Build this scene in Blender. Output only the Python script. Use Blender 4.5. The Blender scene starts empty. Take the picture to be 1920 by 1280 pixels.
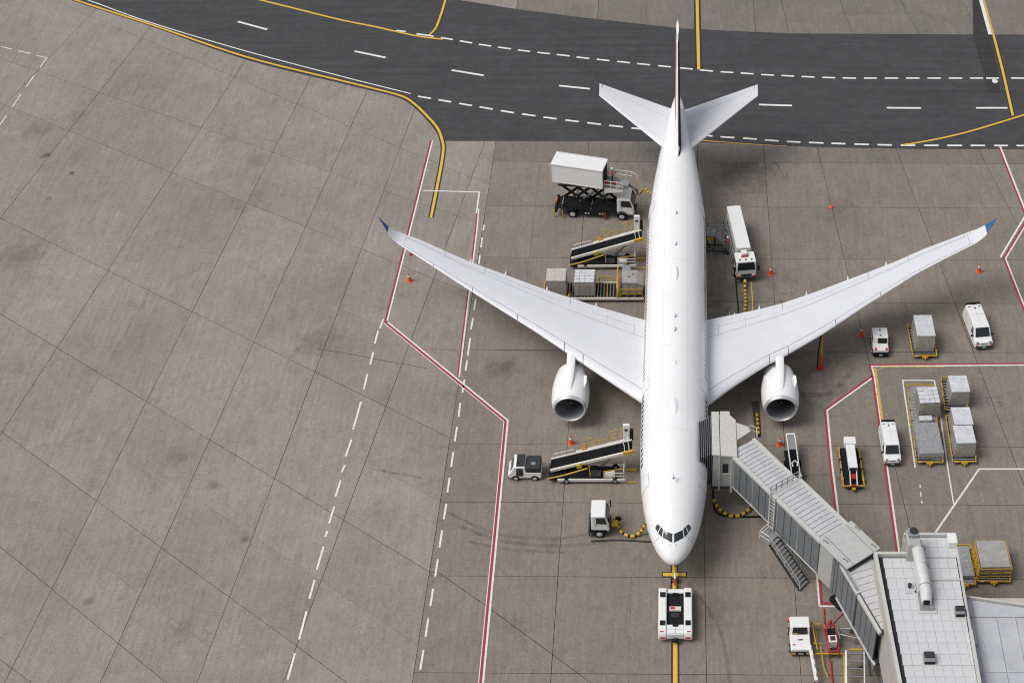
import bpy, bmesh, math, random
from mathutils import Vector, Matrix
from mathutils.bvhtree import BVHTree
R = math.radians
random.seed(7)
S = bpy.context.scene
COL = S.collection

# ------------------------------------------------------------------ camera, world, sun, exposure
CAM_H, PITCH, FPX = 102.7, 43.0, 2884.67
CX, CY = 1268.0, 640.0
cam = bpy.data.cameras.new('camera')
cam.sensor_width = 36.0
cam.lens = FPX / 1920 * 36.0
cam.shift_x = -(CX - 960.0) / 1920
cam.clip_start = 1.0
cam.clip_end = 6000
co = bpy.data.objects.new('camera', cam)
COL.objects.link(co)
co.location = (0, 0, CAM_H)
co.rotation_euler = (R(90 - PITCH), 0, 0)
S.camera = co

SUN_DIR = Vector((-0.52, -0.16, 0.84)).normalized()
w = bpy.data.worlds.new('World')
S.world = w
w.use_nodes = True
nt = w.node_tree
bg = nt.nodes['Background']
sky = nt.nodes.new('ShaderNodeTexSky')
sky.sky_type = 'NISHITA'
sky.sun_disc = False
sky.sun_elevation = math.asin(SUN_DIR.z)
sky.sun_rotation = math.atan2(SUN_DIR.x, SUN_DIR.y)
sky.dust_density = 3.0
hs = nt.nodes.new('ShaderNodeHueSaturation')
hs.inputs['Saturation'].default_value = 0.30
nt.links.new(sky.outputs[0], hs.inputs['Color'])
nt.links.new(hs.outputs[0], bg.inputs['Color'])
bg.inputs['Strength'].default_value = 0.118
sl = bpy.data.lights.new('sun', 'SUN')
sl.energy = 1.85
sl.angle = R(30)
sl.color = (1.0, 0.97, 0.93)
so = bpy.data.objects.new('sun', sl)
COL.objects.link(so)
so.rotation_euler = SUN_DIR.to_track_quat('Z', 'Y').to_euler()
so.location = (0, 0, 200)
S.cycles.filter_width = 1.1
S.view_settings.view_transform = 'Standard'
S.view_settings.look = 'None'
S.view_settings.gamma = 1.0
S.view_settings.exposure = 0.0
S.view_settings.use_curve_mapping = False

# survey: a mark measured in the photograph (1920 px wide) -> metres on the level plane at height z
_c, _s = math.cos(R(PITCH)), math.sin(R(PITCH))
def G(px, py, z=0.0):
    u = (px - CX) / FPX
    v = (py - CY) / FPX
    t = (CAM_H - z) / (_s + v * _c)
    return Vector((u * t, (_c - v * _s) * t, z))

# ------------------------------------------------------------------ materials
_mats = {}
def new_mat(name):
    m = bpy.data.materials.new(name)
    m.use_nodes = True
    return m, m.node_tree, m.node_tree.nodes['Principled BSDF']

def P(name, col, rough=0.5, metal=0.0, var=0.10, scale=2.5, bump=0.0, bscale=20.0, dirt=0.0, coat=0.0, spec=0.5):
    """procedural material: base colour with two octaves of uneven wear"""
    if name in _mats: return _mats[name]
    m, t, b = new_mat(name)
    N, L = t.nodes, t.links
    tc = N.new('ShaderNodeTexCoord')
    n1 = N.new('ShaderNodeTexNoise'); n1.inputs['Scale'].default_value = scale; n1.inputs['Detail'].default_value = 6; n1.inputs['Roughness'].default_value = 0.65
    L.new(tc.outputs['Object'], n1.inputs['Vector'])
    mr = N.new('ShaderNodeMapRange'); mr.inputs['From Min'].default_value = 0.3; mr.inputs['From Max'].default_value = 0.7
    mr.inputs['To Min'].default_value = 1 - var; mr.inputs['To Max'].default_value = 1 + var * 0.5
    L.new(n1.outputs['Fac'], mr.inputs['Value'])
    mx = N.new('ShaderNodeMix'); mx.data_type = 'RGBA'; mx.blend_type = 'MULTIPLY'; mx.inputs['Factor'].default_value = 1
    mx.inputs['A'].default_value = (*col, 1)
    L.new(mr.outputs[0], mx.inputs['B'])
    out = mx.outputs['Result']
    if dirt > 0:
        n2 = N.new('ShaderNodeTexNoise'); n2.inputs['Scale'].default_value = scale * 0.6; n2.inputs['Detail'].default_value = 9; n2.inputs['Roughness'].default_value = 0.75
        L.new(tc.outputs['Object'], n2.inputs['Vector'])
        r2 = N.new('ShaderNodeMapRange'); r2.inputs['From Min'].default_value = 0.50; r2.inputs['From Max'].default_value = 0.72
        r2.inputs['To Min'].default_value = 0; r2.inputs['To Max'].default_value = dirt
        L.new(n2.outputs['Fac'], r2.inputs['Value'])
        m2 = N.new('ShaderNodeMix'); m2.data_type = 'RGBA'
        m2.inputs['B'].default_value = (0.12, 0.10, 0.08, 1)
        L.new(r2.outputs[0], m2.inputs['Factor']); L.new(out, m2.inputs['A'])
        out = m2.outputs['Result']
    L.new(out, b.inputs['Base Color'])
    b.inputs['Roughness'].default_value = rough
    b.inputs['Metallic'].default_value = metal
    b.inputs['Coat Weight'].default_value = coat
    b.inputs['Specular IOR Level'].default_value = spec
    if bump > 0:
        n3 = N.new('ShaderNodeTexNoise'); n3.inputs['Scale'].default_value = bscale; n3.inputs['Detail'].default_value = 5
        L.new(tc.outputs['Object'], n3.inputs['Vector'])
        bp = N.new('ShaderNodeBump'); bp.inputs['Strength'].default_value = bump; bp.inputs['Distance'].default_value = 0.05
        L.new(n3.outputs['Fac'], bp.inputs['Height']); L.new(bp.outputs[0], b.inputs['Normal'])
    _mats[name] = m
    return m

def concrete(name, col, warm, spots=(), streak=-6):
    m, t, b = new_mat(name)
    N, L = t.nodes, t.links
    geo = N.new('ShaderNodeNewGeometry')
    oi = N.new('ShaderNodeObjectInfo')
    def noise(sc, det, rough=0.6, stretch=None, off=None, dist=0.0):
        n = N.new('ShaderNodeTexNoise'); n.inputs['Scale'].default_value = sc; n.inputs['Detail'].default_value = det; n.inputs['Roughness'].default_value = rough
        n.inputs['Distortion'].default_value = dist
        src = geo.outputs['Position']
        if stretch:
            mp = N.new('ShaderNodeMapping'); mp.inputs['Scale'].default_value = stretch[0]; mp.inputs['Rotation'].default_value = (0, 0, R(stretch[1]))
            L.new(src, mp.inputs['Vector']); src = mp.outputs[0]
        if off is not None:
            ad = N.new('ShaderNodeVectorMath'); ad.operation = 'ADD'; L.new(src, ad.inputs[0]); L.new(off, ad.inputs[1]); src = ad.outputs[0]
        L.new(src, n.inputs['Vector'])
        return n.outputs['Fac']
    def rng(v, a, b_, c, d):
        r = N.new('ShaderNodeMapRange'); r.inputs['From Min'].default_value = a; r.inputs['From Max'].default_value = b_
        r.inputs['To Min'].default_value = c; r.inputs['To Max'].default_value = d
        L.new(v, r.inputs['Value']); return r.outputs[0]
    def mul(a, b_):
        k = N.new('ShaderNodeMath'); k.operation = 'MULTIPLY'; L.new(a, k.inputs[0]); L.new(b_, k.inputs[1]); return k.outputs[0]
    rv = N.new('ShaderNodeCombineXYZ')
    sc = N.new('ShaderNodeMath'); sc.operation = 'MULTIPLY'; sc.inputs[1].default_value = 90; L.new(oi.outputs['Random'], sc.inputs[0])
    L.new(sc.outputs[0], rv.inputs[0]); L.new(sc.outputs[0], rv.inputs[1])
    f = rng(oi.outputs['Random'], 0, 1, 0.95, 1.04)
    f = mul(f, rng(noise(0.07, 3), 0.3, 0.7, 0.90, 1.08))
    f = mul(f, rng(noise(0.45, 10, 0.72, off=rv.outputs[0], dist=0.8), 0.28, 0.72, 0.90, 1.08))
    f = mul(f, rng(noise(1.6, 12, 0.80, off=rv.outputs[0], dist=2.6), 0.36, 0.64, 0.84, 1.12))
    f = mul(f, rng(noise(1.0, 8, 0.75, stretch=((2.4, 0.22, 1), streak), dist=0.6), 0.36, 0.64, 0.89, 1.09))
    f = mul(f, rng(noise(5.0, 8, 0.85), 0.36, 0.64, 0.88, 1.10))
    # wandering hairline crazing and small pits
    for vs_, wid, lo in ((0.55, 0.030, 0.86), (1.7, 0.045, 0.90)):
        v = N.new('ShaderNodeTexVoronoi'); v.feature = 'DISTANCE_TO_EDGE'; v.inputs['Scale'].default_value = vs_
        wn = N.new('ShaderNodeTexNoise'); wn.inputs['Scale'].default_value = vs_ * 1.4; wn.inputs['Detail'].default_value = 7; wn.inputs['Roughness'].default_value = 0.7
        L.new(geo.outputs['Position'], wn.inputs['Vector'])
        wsc = N.new('ShaderNodeVectorMath'); wsc.operation = 'MULTIPLY_ADD'; wsc.inputs[1].default_value = (2.4 / vs_ * 0.6,) * 3
        L.new(wn.outputs['Color'], wsc.inputs[0]); L.new(geo.outputs['Position'], wsc.inputs[2]); L.new(wsc.outputs[0], v.inputs['Vector'])
        gate = rng(noise(0.3, 5, 0.7), 0.42, 0.62, 1.0, 0.0)
        ln = rng(v.outputs['Distance'], 0.0, wid, lo, 1.0)
        mg = N.new('ShaderNodeMath'); mg.operation = 'MAXIMUM'; L.new(ln, mg.inputs[0]); L.new(gate, mg.inputs[1])
        f = mul(f, mg.outputs[0])
    f = mul(f, rng(noise(2.6, 3, 0.5, dist=0.8), 0.72, 0.80, 1.0, 0.62))
    # dark scuffs and drips with a shape of their own
    st = rng(noise(0.22, 9, 0.72, dist=0.6), 0.57, 0.76, 1.0, 0.74)
    f = mul(f, st)
    sp = rng(noise(0.9, 4, 0.55, dist=1.2), 0.70, 0.78, 1.0, 0.62)
    f = mul(f, sp)
    for (x, y, rad, k) in spots:
        d = N.new('ShaderNodeVectorMath'); d.operation = 'DISTANCE'; d.inputs[1].default_value = (x, y, 0)
        L.new(geo.outputs['Position'], d.inputs[0])
        wob = rng(noise(0.8, 6, 0.75), 0.3, 0.7, -0.75 * rad, 0.75 * rad)
        ad = N.new('ShaderNodeMath'); ad.operation = 'ADD'; L.new(d.outputs['Value'], ad.inputs[0]); L.new(wob, ad.inputs[1])
        f = mul(f, rng(ad.outputs[0], rad * 0.25, rad * 1.25, 1 - k, 1.0))
    mx = N.new('ShaderNodeMix'); mx.data_type = 'RGBA'
    mx.inputs['A'].default_value = (*col, 1); mx.inputs['B'].default_value = (*warm, 1)
    fr = N.new('ShaderNodeMath'); fr.operation = 'FRACT'
    m7 = N.new('ShaderNodeMath'); m7.operation = 'MULTIPLY'; m7.inputs[1].default_value = 7.31; L.new(oi.outputs['Random'], m7.inputs[0]); L.new(m7.outputs[0], fr.inputs[0])
    av = N.new('ShaderNodeMath'); av.operation = 'MULTIPLY_ADD'; av.inputs[1].default_value = 0.30; L.new(fr.outputs[0], av.inputs[0]); L.new(rng(noise(0.16, 5, 0.6, off=rv.outputs[0]), 0.4, 0.66, 0, 0.6), av.inputs[2])
    L.new(av.outputs[0], mx.inputs['Factor'])
    m2 = N.new('ShaderNodeMix'); m2.data_type = 'RGBA'; m2.blend_type = 'MULTIPLY'; m2.inputs['Factor'].default_value = 1
    L.new(mx.outputs['Result'], m2.inputs['A']); L.new(f, m2.inputs['B'])
    L.new(m2.outputs['Result'], b.inputs['Base Color'])
    b.inputs['Roughness'].default_value = 0.9
    b.inputs['Specular IOR Level'].default_value = 0.25
    bp = N.new('ShaderNodeBump'); bp.inputs['Strength'].default_value = 0.25; bp.inputs['Distance'].default_value = 0.02
    L.new(noise(9, 5, 0.7), bp.inputs['Height']); L.new(bp.outputs[0], b.inputs['Normal'])
    return m

def paint_mat(name, col, wear=0.55, under=(0.14, 0.125, 0.11)):
    m, t, b = new_mat(name)
    N, L = t.nodes, t.links
    geo = N.new('ShaderNodeNewGeometry')
    n = N.new('ShaderNodeTexNoise'); n.inputs['Scale'].default_value = 3.0; n.inputs['Detail'].default_value = 8; n.inputs['Roughness'].default_value = 0.75
    L.new(geo.outputs['Position'], n.inputs['Vector'])
    r = N.new('ShaderNodeMapRange'); r.inputs['From Min'].default_value = 0.47; r.inputs['From Max'].default_value = 0.72; r.inputs['To Max'].default_value = wear
    L.new(n.outputs['Fac'], r.inputs['Value'])
    mx = N.new('ShaderNodeMix'); mx.data_type = 'RGBA'; mx.inputs['A'].default_value = (*col, 1); mx.inputs['B'].default_value = (*under, 1)
    L.new(r.outputs[0], mx.inputs['Factor']); L.new(mx.outputs['Result'], b.inputs['Base Color'])
    b.inputs['Roughness'].default_value = 0.75
    return m

def asphalt(name, col):
    m, t, b = new_mat(name)
    N, L = t.nodes, t.links
    geo = N.new('ShaderNodeNewGeometry')
    def nz(scale, st, lo, hi, det=6):
        mp = N.new('ShaderNodeMapping'); mp.inputs['Scale'].default_value = st
        L.new(geo.outputs['Position'], mp.inputs['Vector'])
        n = N.new('ShaderNodeTexNoise'); n.inputs['Scale'].default_value = scale; n.inputs['Detail'].default_value = det; n.inputs['Roughness'].default_value = 0.7
        L.new(mp.outputs[0], n.inputs['Vector'])
        r = N.new('ShaderNodeMapRange'); r.inputs['From Min'].default_value = 0.3; r.inputs['From Max'].default_value = 0.7; r.inputs['To Min'].default_value = lo; r.inputs['To Max'].default_value = hi
        L.new(n.outputs['Fac'], r.inputs['Value']); return r.outputs[0]
    a = nz(0.2, (1, 1, 1), 0.85, 1.12)
    for x in (nz(1, (0.06, 1.3, 1), 0.82, 1.20), nz(6, (1, 1, 1), 0.8, 1.2), nz(0.8, (1, 1, 1), 0.9, 1.1)):
        k = N.new('ShaderNodeMath'); k.operation = 'MULTIPLY'; L.new(a, k.inputs[0]); L.new(x, k.inputs[1]); a = k.outputs[0]
    mx = N.new('ShaderNodeMix'); mx.data_type = 'RGBA'; mx.blend_type = 'MULTIPLY'; mx.inputs['Factor'].default_value = 1; mx.inputs['A'].default_value = (*col, 1)
    L.new(a, mx.inputs['B']); L.new(mx.outputs['Result'], b.inputs['Base Color'])
    b.inputs['Roughness'].default_value = 0.85; b.inputs['Specular IOR Level'].default_value = 0.3
    return m

def wrap_mat(name, col, rough=0.35, metal=0.35, bump=0.9, scale=5.0, line=None):
    """crumpled foil or plastic sheet over cargo"""
    m, t, b = new_mat(name)
    N, L = t.nodes, t.links
    tc = N.new('ShaderNodeTexCoord')
    v = N.new('ShaderNodeTexVoronoi'); v.feature = 'DISTANCE_TO_EDGE'; v.inputs['Scale'].default_value = scale
    n = N.new('ShaderNodeTexNoise'); n.inputs['Scale'].default_value = scale * 0.8; n.inputs['Detail'].default_value = 7; n.inputs['Distortion'].default_value = 1.5
    L.new(tc.outputs['Object'], n.inputs['Vector'])
    av = N.new('ShaderNodeVectorMath'); av.operation = 'ADD'; L.new(tc.outputs['Object'], av.inputs[0]); L.new(n.outputs['Color'], av.inputs[1])
    L.new(av.outputs[0], v.inputs['Vector'])
    bp = N.new('ShaderNodeBump'); bp.inputs['Strength'].default_value = bump; bp.inputs['Distance'].default_value = 0.12
    L.new(n.outputs['Fac'], bp.inputs['Height'])
    bp2 = N.new('ShaderNodeBump'); bp2.inputs['Strength'].default_value = bump * 0.7; bp2.inputs['Distance'].default_value = 0.15
    L.new(v.outputs['Distance'], bp2.inputs['Height']); L.new(bp.outputs[0], bp2.inputs['Normal'])
    L.new(bp2.outputs[0], b.inputs['Normal'])
    r = N.new('ShaderNodeMapRange'); r.inputs['From Min'].default_value = 0.3; r.inputs['From Max'].default_value = 0.7; r.inputs['To Min'].default_value = 0.80; r.inputs['To Max'].default_value = 1.12
    L.new(n.outputs['Fac'], r.inputs['Value'])
    mx = N.new('ShaderNodeMix'); mx.data_type = 'RGBA'; mx.blend_type = 'MULTIPLY'; mx.inputs['Factor'].default_value = 1; mx.inputs['A'].default_value = (*col, 1)
    L.new(r.outputs[0], mx.inputs['B']); L.new(mx.outputs['Result'], b.inputs['Base Color'])
    b.inputs['Roughness'].default_value = rough; b.inputs['Metallic'].default_value = metal
    return m

WHITE = P('aircraft_white', (0.85, 0.85, 0.855), 0.32, var=0.04, scale=0.35, coat=0.3)
WINGW = P('wing_grey_white', (0.70, 0.71, 0.74), 0.42, var=0.05, scale=0.5)
VWHITE = P('vehicle_white', (0.78, 0.78, 0.77), 0.42, var=0.05, scale=2.0, dirt=0.05)
CREAM = P('cream_paint', (0.68, 0.66, 0.60), 0.55, var=0.10, scale=4, dirt=0.16)
BLACK = P('black_steel', (0.013, 0.014, 0.016), 0.6, var=0.3, spec=0.2)
DARK = P('dark_grey', (0.042, 0.044, 0.050), 0.65, var=0.25, spec=0.2)
RUBBER = P('rubber', (0.014, 0.014, 0.014), 0.85, spec=0.15)
BELT = P('belt_rubber', (0.012, 0.013, 0.015), 0.95, var=0.35, scale=4, spec=0.05)
GLASS = P('dark_glass', (0.012, 0.018, 0.022), 0.08, var=0.2, coat=0.5)
COCKGL = P('cockpit_glass', (0.020, 0.028, 0.036), 0.06, var=0.3, coat=0.5)
YELLOW = P('safety_yellow', (0.56, 0.335, 0.03), 0.5, var=0.22, scale=5, dirt=0.35)
HOSEY = P('hose_yellow', (0.62, 0.39, 0.03), 0.5, var=0.2)
ORANGE = P('orange_plastic', (0.72, 0.10, 0.02), 0.5, var=0.15)
REDP = P('red_paint', (0.42, 0.03, 0.025), 0.5, var=0.2)
STEEL = P('steel', (0.45, 0.46, 0.47), 0.35, 0.8, var=0.2, scale=4)
LIPM = P('polished_lip', (0.66, 0.67, 0.69), 0.40, 0.6, var=0.08)
GREYM = P('grey_metal', (0.30, 0.31, 0.32), 0.5, 0.3, var=0.2, scale=3)
RIMW = P('wheel_rim', (0.62, 0.62, 0.62), 0.4, 0.3)
NAVY = P('navy_livery', (0.006, 0.009, 0.018), 0.8, var=0.1)
SALMON = P('red_livery', (0.55, 0.20, 0.16), 0.35, var=0.1)
BLUEW = P('winglet_blue', (0.035, 0.125, 0.30), 0.35, var=0.08)
SEAM = P('seam_grey', (0.38, 0.39, 0.41), 0.6, var=0.1)
FAN = P('fan_titanium', (0.13, 0.132, 0.14), 0.4, 0.4, var=0.2)
DUCTIN = P('inlet_liner', (0.26, 0.265, 0.28), 0.45, 0.2, var=0.1)
BRW = P('bridge_cream', (0.54, 0.53, 0.50), 0.6, var=0.12, scale=4.5, dirt=0.14)
BRROOF = P('bridge_roof_metal', (0.56, 0.56, 0.57), 0.5, 0.15, var=0.12, scale=3.0, dirt=0.14)
BRSIDE = P('bridge_side_panel', (0.175, 0.190, 0.203), 0.42, 0.1, var=0.16, scale=1.2)
BRSIDE2 = P('bridge_side_light', (0.42, 0.42, 0.40), 0.5, var=0.12)
BRDARK = P('bridge_joint', (0.035, 0.045, 0.055), 0.5)
BELLOW = P('bellows_fabric', (0.035, 0.035, 0.037), 0.75, var=0.3)
ROOFT = P('roof_panel_white', (0.60, 0.605, 0.62), 0.6, var=0.14, scale=1.1, dirt=0.20)
ROOFL = P('roof_metal_blue', (0.50, 0.515, 0.545), 0.55, 0.1, var=0.12, scale=0.8, dirt=0.14)
WALLB = P('wall_beige', (0.46, 0.43, 0.39), 0.8, var=0.10, scale=1.0, dirt=0.15)
DUCTM = P('duct_galvanised', (0.60, 0.605, 0.61), 0.6, 0.08, var=0.14, scale=3)
FOIL = wrap_mat('cargo_foil', (0.66, 0.67, 0.70), 0.42, 0.15, 0.35, 3.2)
FOILS = wrap_mat('cargo_film', (0.42, 0.41, 0.39), 0.35, 0.2, 0.4, 2.0)
NET = wrap_mat('cargo_net_wrap', (0.42, 0.39, 0.34), 0.5, 0.1, 1.0, 4.0)
NETT = wrap_mat('cargo_net_top', (0.56, 0.53, 0.48), 0.5, 0.1, 0.5, 5.0)
SHEET = wrap_mat('grey_sheet', (0.36, 0.365, 0.38), 0.45, 0.2, 0.7, 4.0)
SKIN = P('skin', (0.45, 0.26, 0.18), 0.6)
CLOTH = P('navy_cloth', (0.025, 0.03, 0.05), 0.85)
HIVIS = P('hivis_orange', (0.85, 0.16, 0.03), 0.7, var=0.1)

# ------------------------------------------------------------------ mesh builder
class MB:
    def __init__(s): s.v = []; s.f = []; s.m = []; s.mi = 0
    def add(s, vs, fs):
        o = len(s.v); s.v += [tuple(p) for p in vs]
        for f in fs: s.f.append(tuple(i + o for i in f)); s.m.append(s.mi)
        return s
    def box(s, x0, x1, y0, y1, z0, z1, M=None):
        vs = [Vector((x, y, z)) for z in (z0, z1) for y in (y0, y1) for x in (x0, x1)]
        if M: vs = [M @ p for p in vs]
        return s.add(vs, [(0, 2, 3, 1), (4, 5, 7, 6), (0, 1, 5, 4), (2, 6, 7, 3), (0, 4, 6, 2), (1, 3, 7, 5)])
    def beam(s, p, q, wd, h, up=(0, 0, 1)):
        p, q = Vector(p), Vector(q); d = (q - p)
        if d.length < 1e-6: return s
        x = d.normalized(); y = Vector(up).cross(x)
        if y.length < 1e-3: y = Vector((0, 1, 0)).cross(x)
        if y.length < 1e-3: y = Vector((1, 0, 0)).cross(x)
        y.normalize(); z = x.cross(y)
        vs = [p + d * a + y * b * wd / 2 + z * c * h / 2 for c in (-1, 1) for b in (-1, 1) for a in (0, 1)]
        return s.add(vs, [(0, 2, 3, 1), (4, 5, 7, 6), (0, 1, 5, 4), (2, 6, 7, 3), (0, 4, 6, 2), (1, 3, 7, 5)])
    def path(s, pts, wd=0.06):
        for a, b in zip(pts[:-1], pts[1:]): s.beam(a, b, wd, wd)
        return s
    def loft(s, rings, caps=True, close=True):
        n = len(rings[0]); o = len(s.v)
        for r in rings: s.v += [tuple(p) for p in r]
        for i in range(len(rings) - 1):
            for j in range(n if close else n - 1):
                k = (j + 1) % n
                s.f.append((o + i * n + j, o + i * n + k, o + (i + 1) * n + k, o + (i + 1) * n + j)); s.m.append(s.mi)
        if caps:
            s.f.append(tuple(o + j for j in reversed(range(n)))); s.m.append(s.mi)
            b = o + (len(rings) - 1) * n
            s.f.append(tuple(b + j for j in range(n))); s.m.append(s.mi)
        return s
    def tube(s, pts, r, n=8, caps=True):
        pts = [Vector(p) for p in pts]; rings = []
        rr = r if isinstance(r, (list, tuple)) else [r] * len(pts)
        ref = None
        for i, p in enumerate(pts):
            a = pts[max(i - 1, 0)]; b = pts[min(i + 1, len(pts) - 1)]
            t = (b - a).normalized()
            if ref is None:
                ref = Vector((0, 0, 1)) if abs(t.z) < 0.9 else Vector((1, 0, 0))
            u = (ref - t * ref.dot(t)).normalized(); v = t.cross(u); ref = u
            rings.append([p + (u * math.cos(k * 2 * math.pi / n) + v * math.sin(k * 2 * math.pi / n)) * rr[i] for k in range(n)])
        return s.loft(rings, caps)
    def lathe(s, prof, M=None, n=24, caps=True):
        """prof: (radius, height) about local z"""
        M = M or Matrix()
        rings = [[M @ Vector((r * math.cos(k * 2 * math.pi / n), r * math.sin(k * 2 * math.pi / n), h)) for k in range(n)] for r, h in prof]
        return s.loft(rings, caps)
    def prism(s, poly, f0, f1):
        """poly of (a,b) pairs; f0/f1 turn a pair into a point on either face"""
        n = len(poly)
        vs = [f0(a, b) for a, b in poly] + [f1(a, b) for a, b in poly]
        fs = [tuple(range(n)), tuple(reversed(range(n, 2 * n)))]
        fs += [(i, i + n, (i + 1) % n + n, (i + 1) % n) for i in range(n)]
        return s.add(vs, fs)
    def plate(s, pts, t=0.015):
        pts = [Vector(p) for p in pts]
        nr = (pts[1] - pts[0]).cross(pts[2] - pts[0]).normalized()
        n = len(pts)
        vs = [p - nr * t for p in pts] + [p + nr * t for p in pts]
        fs = [tuple(reversed(range(n))), tuple(range(n, 2 * n))] + [(i, (i + 1) % n, (i + 1) % n + n, i + n) for i in range(n)]
        return s.add(vs, fs)
    def mesh(s, name, mats, smooth=None):
        me = bpy.data.meshes.new(name)
        me.from_pydata(s.v, [], s.f)
        ms = mats if isinstance(mats, (list, tuple)) else [mats]
        for m in ms: me.materials.append(m)
        if len(ms) > 1: me.polygons.foreach_set('material_index', s.m)
        bm = bmesh.new(); bm.from_mesh(me); bmesh.ops.recalc_face_normals(bm, faces=bm.faces); bm.to_mesh(me); bm.free()
        if smooth:
            me.shade_smooth(); me.set_sharp_from_angle(angle=R(smooth))
        return me
    def build(s, name, mats, parent=None, smooth=None, bevel=0, loc=None, label=None):
        o = bpy.data.objects.new(name, s.mesh(name, mats, smooth))
        COL.objects.link(o)
        if parent: o.parent = parent
        if loc is not None: o.location = loc
        if label: o['label'] = label
        if bevel:
            b = o.modifiers.new('bevel', 'BEVEL'); b.width = bevel; b.segments = 2; b.limit_method = 'ANGLE'; b.angle_limit = R(35)
        return o

def thing(name, label, cat, loc=(0, 0, 0), rz=0.0, group=None):
    o = bpy.data.objects.new(name, None); COL.objects.link(o)
    o.empty_display_size = 0.5
    o.location = loc; o.rotation_euler = (0, 0, rz)
    o['label'] = label; o['category'] = cat
    if group: o['group'] = group
    return o
def tag(o, label, cat, group=None):
    o['label'] = label; o['category'] = cat
    if group: o['group'] = group
    return o
def dup(o, loc=None, rz=None, label=None, parent=None, scale=None):
    c = o.copy(); COL.objects.link(c)
    if parent: c.parent = parent
    if loc is not None: c.location = loc
    if rz is not None: c.rotation_euler = (0, 0, rz)
    if scale is not None: c.scale = scale
    if label: c['label'] = label
    for ch in list(o.children): dup(ch, parent=c)
    return c
def structure(o): o['kind'] = 'structure'; return o
def stuff(o): o['kind'] = 'stuff'; return o
RX = Matrix.Rotation(R(90), 4, 'X')
RYm = Matrix.Rotation(R(90), 4, 'Y')

# ------------------------------------------------------------------ ground, slabs
CON_L = concrete('concrete_grey', (0.298, 0.267, 0.238), (0.278, 0.243, 0.202),
                 [(*G(70, 245)[:2], 1.6, .3), (*G(145, 220)[:2], 1.2, .25), (*G(480, 300)[:2], 1.6, .2), (*G(40, 480)[:2], 2.2, .22), (*G(600, 640)[:2], 2.4, .22), (*G(425, 262)[:2], 1.5, .2), (*G(330, 860)[:2], 1.2, .2), (*G(400, 910)[:2], .6, .3), (*G(170, 910)[:2], .9, .2), (*G(340, 1180)[:2], 1.1, .25), (*G(460, 1010)[:2], .45, .45), (*G(165, 1125)[:2], .5, .35), (*G(85, 292)[:2], .5, .5), (*G(135, 325)[:2], .35, .6), (*G(92, 373)[:2], .4, .5)], -7)
CON_C = concrete('concrete_brown', (0.238, 0.210, 0.180), (0.247, 0.215, 0.174),
                 [(*G(1540, 730)[:2], 2.4, .35), (*G(945, 690)[:2], 1.3, .35), (*G(793, 693)[:2], 0.7, .5), (*G(1400, 320)[:2], 4.0, .35), (*G(1570, 400)[:2], 2.5, .2),
                  (*G(1240, 330)[:2], 2.2, .25), (*G(1400, 650)[:2], 5.0, .32), (*G(1150, 700)[:2], 3.4, .25), (*G(1385, 560)[:2], 4.0, .3), (*G(1000, 1000)[:2], 3.0, .12), (*G(1320, 1150)[:2], 2.6, .22)])
CON_T = concrete('concrete_far', (0.205, 0.186, 0.165), (0.19, 0.172, 0.148))
SEALANT = P('joint_sealant', (0.014, 0.013, 0.012), 0.9, var=0.3)

mb = MB(); mb.box(-900, 900, -500, 1500, -1.0, -0.12)
ground = structure(mb.build('ground', CON_L))
mb = MB(); mb.box(-105, 62, 22, 190, -0.11, -0.03)
structure(mb.build('joint_sealant', SEALANT))
apron = bpy.data.objects.new('apron', None); COL.objects.link(apron); apron['kind'] = 'structure'

def split(poly, a, d):
    """convex polygon -> (left, right) of the line through a along d"""
    n = Vector((-d.y, d.x)); L_, R_ = [], []
    k = len(poly)
    for i in range(k):
        p, q = poly[i], poly[(i + 1) % k]
        sp, sq = (p - a).dot(n), (q - a).dot(n)
        (L_ if sp >= 0 else R_).append(p)
        if (sp > 0 > sq) or (sp < 0 < sq):
            x = p + (q - p) * (sp / (sp - sq)); L_.append(x); R_.append(x)
    return L_, R_
def area(p): return 0.5 * abs(sum(p[i].x * p[(i + 1) % len(p)].y - p[(i + 1) % len(p)].x * p[i].y for i in range(len(p))))
def cut(cells, a, d):
    out = []
    for c in cells:
        for h in split(c, a, d):
            if len(h) > 2 and area(h) > 0.4: out.append(h)
    return out
def V2(p): return Vector((p[0], p[1]))
def inset(poly, g):
    n = len(poly); sgn = 1 if sum(poly[i].x * poly[(i + 1) % n].y - poly[(i + 1) % n].x * poly[i].y for i in range(n)) > 0 else -1
    out = []
    for i in range(n):
        p, q, r = poly[i - 1], poly[i], poly[(i + 1) % n]
        e1, e2 = (q - p), (r - q)
        if e1.length < 1e-4 or e2.length < 1e-4: continue
        e1.normalize(); e2.normalize()
        n1 = Vector((-e1.y, e1.x)) * sgn; n2 = Vector((-e2.y, e2.x)) * sgn
        b = n1 + n2
        if b.length < 1e-3: continue
        b = b / max(b.length_squared / 2, 0.05 * b.length)
        out.append(q + b * g)
    return out
def halves(c, big_=70, chance=0.75):
    if area(c) > big_ and random.random() < chance:
        k = max(range(len(c)), key=lambda i: (c[i] - c[i - 1]).length)
        mid = (c[k] + c[k - 1]) / 2; o_ = sum(c, Vector((0, 0))) / len(c)
        return [inset(h, 0.007) for h in cut([c], mid, (o_ - mid).normalized())]
    return [c]
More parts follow.
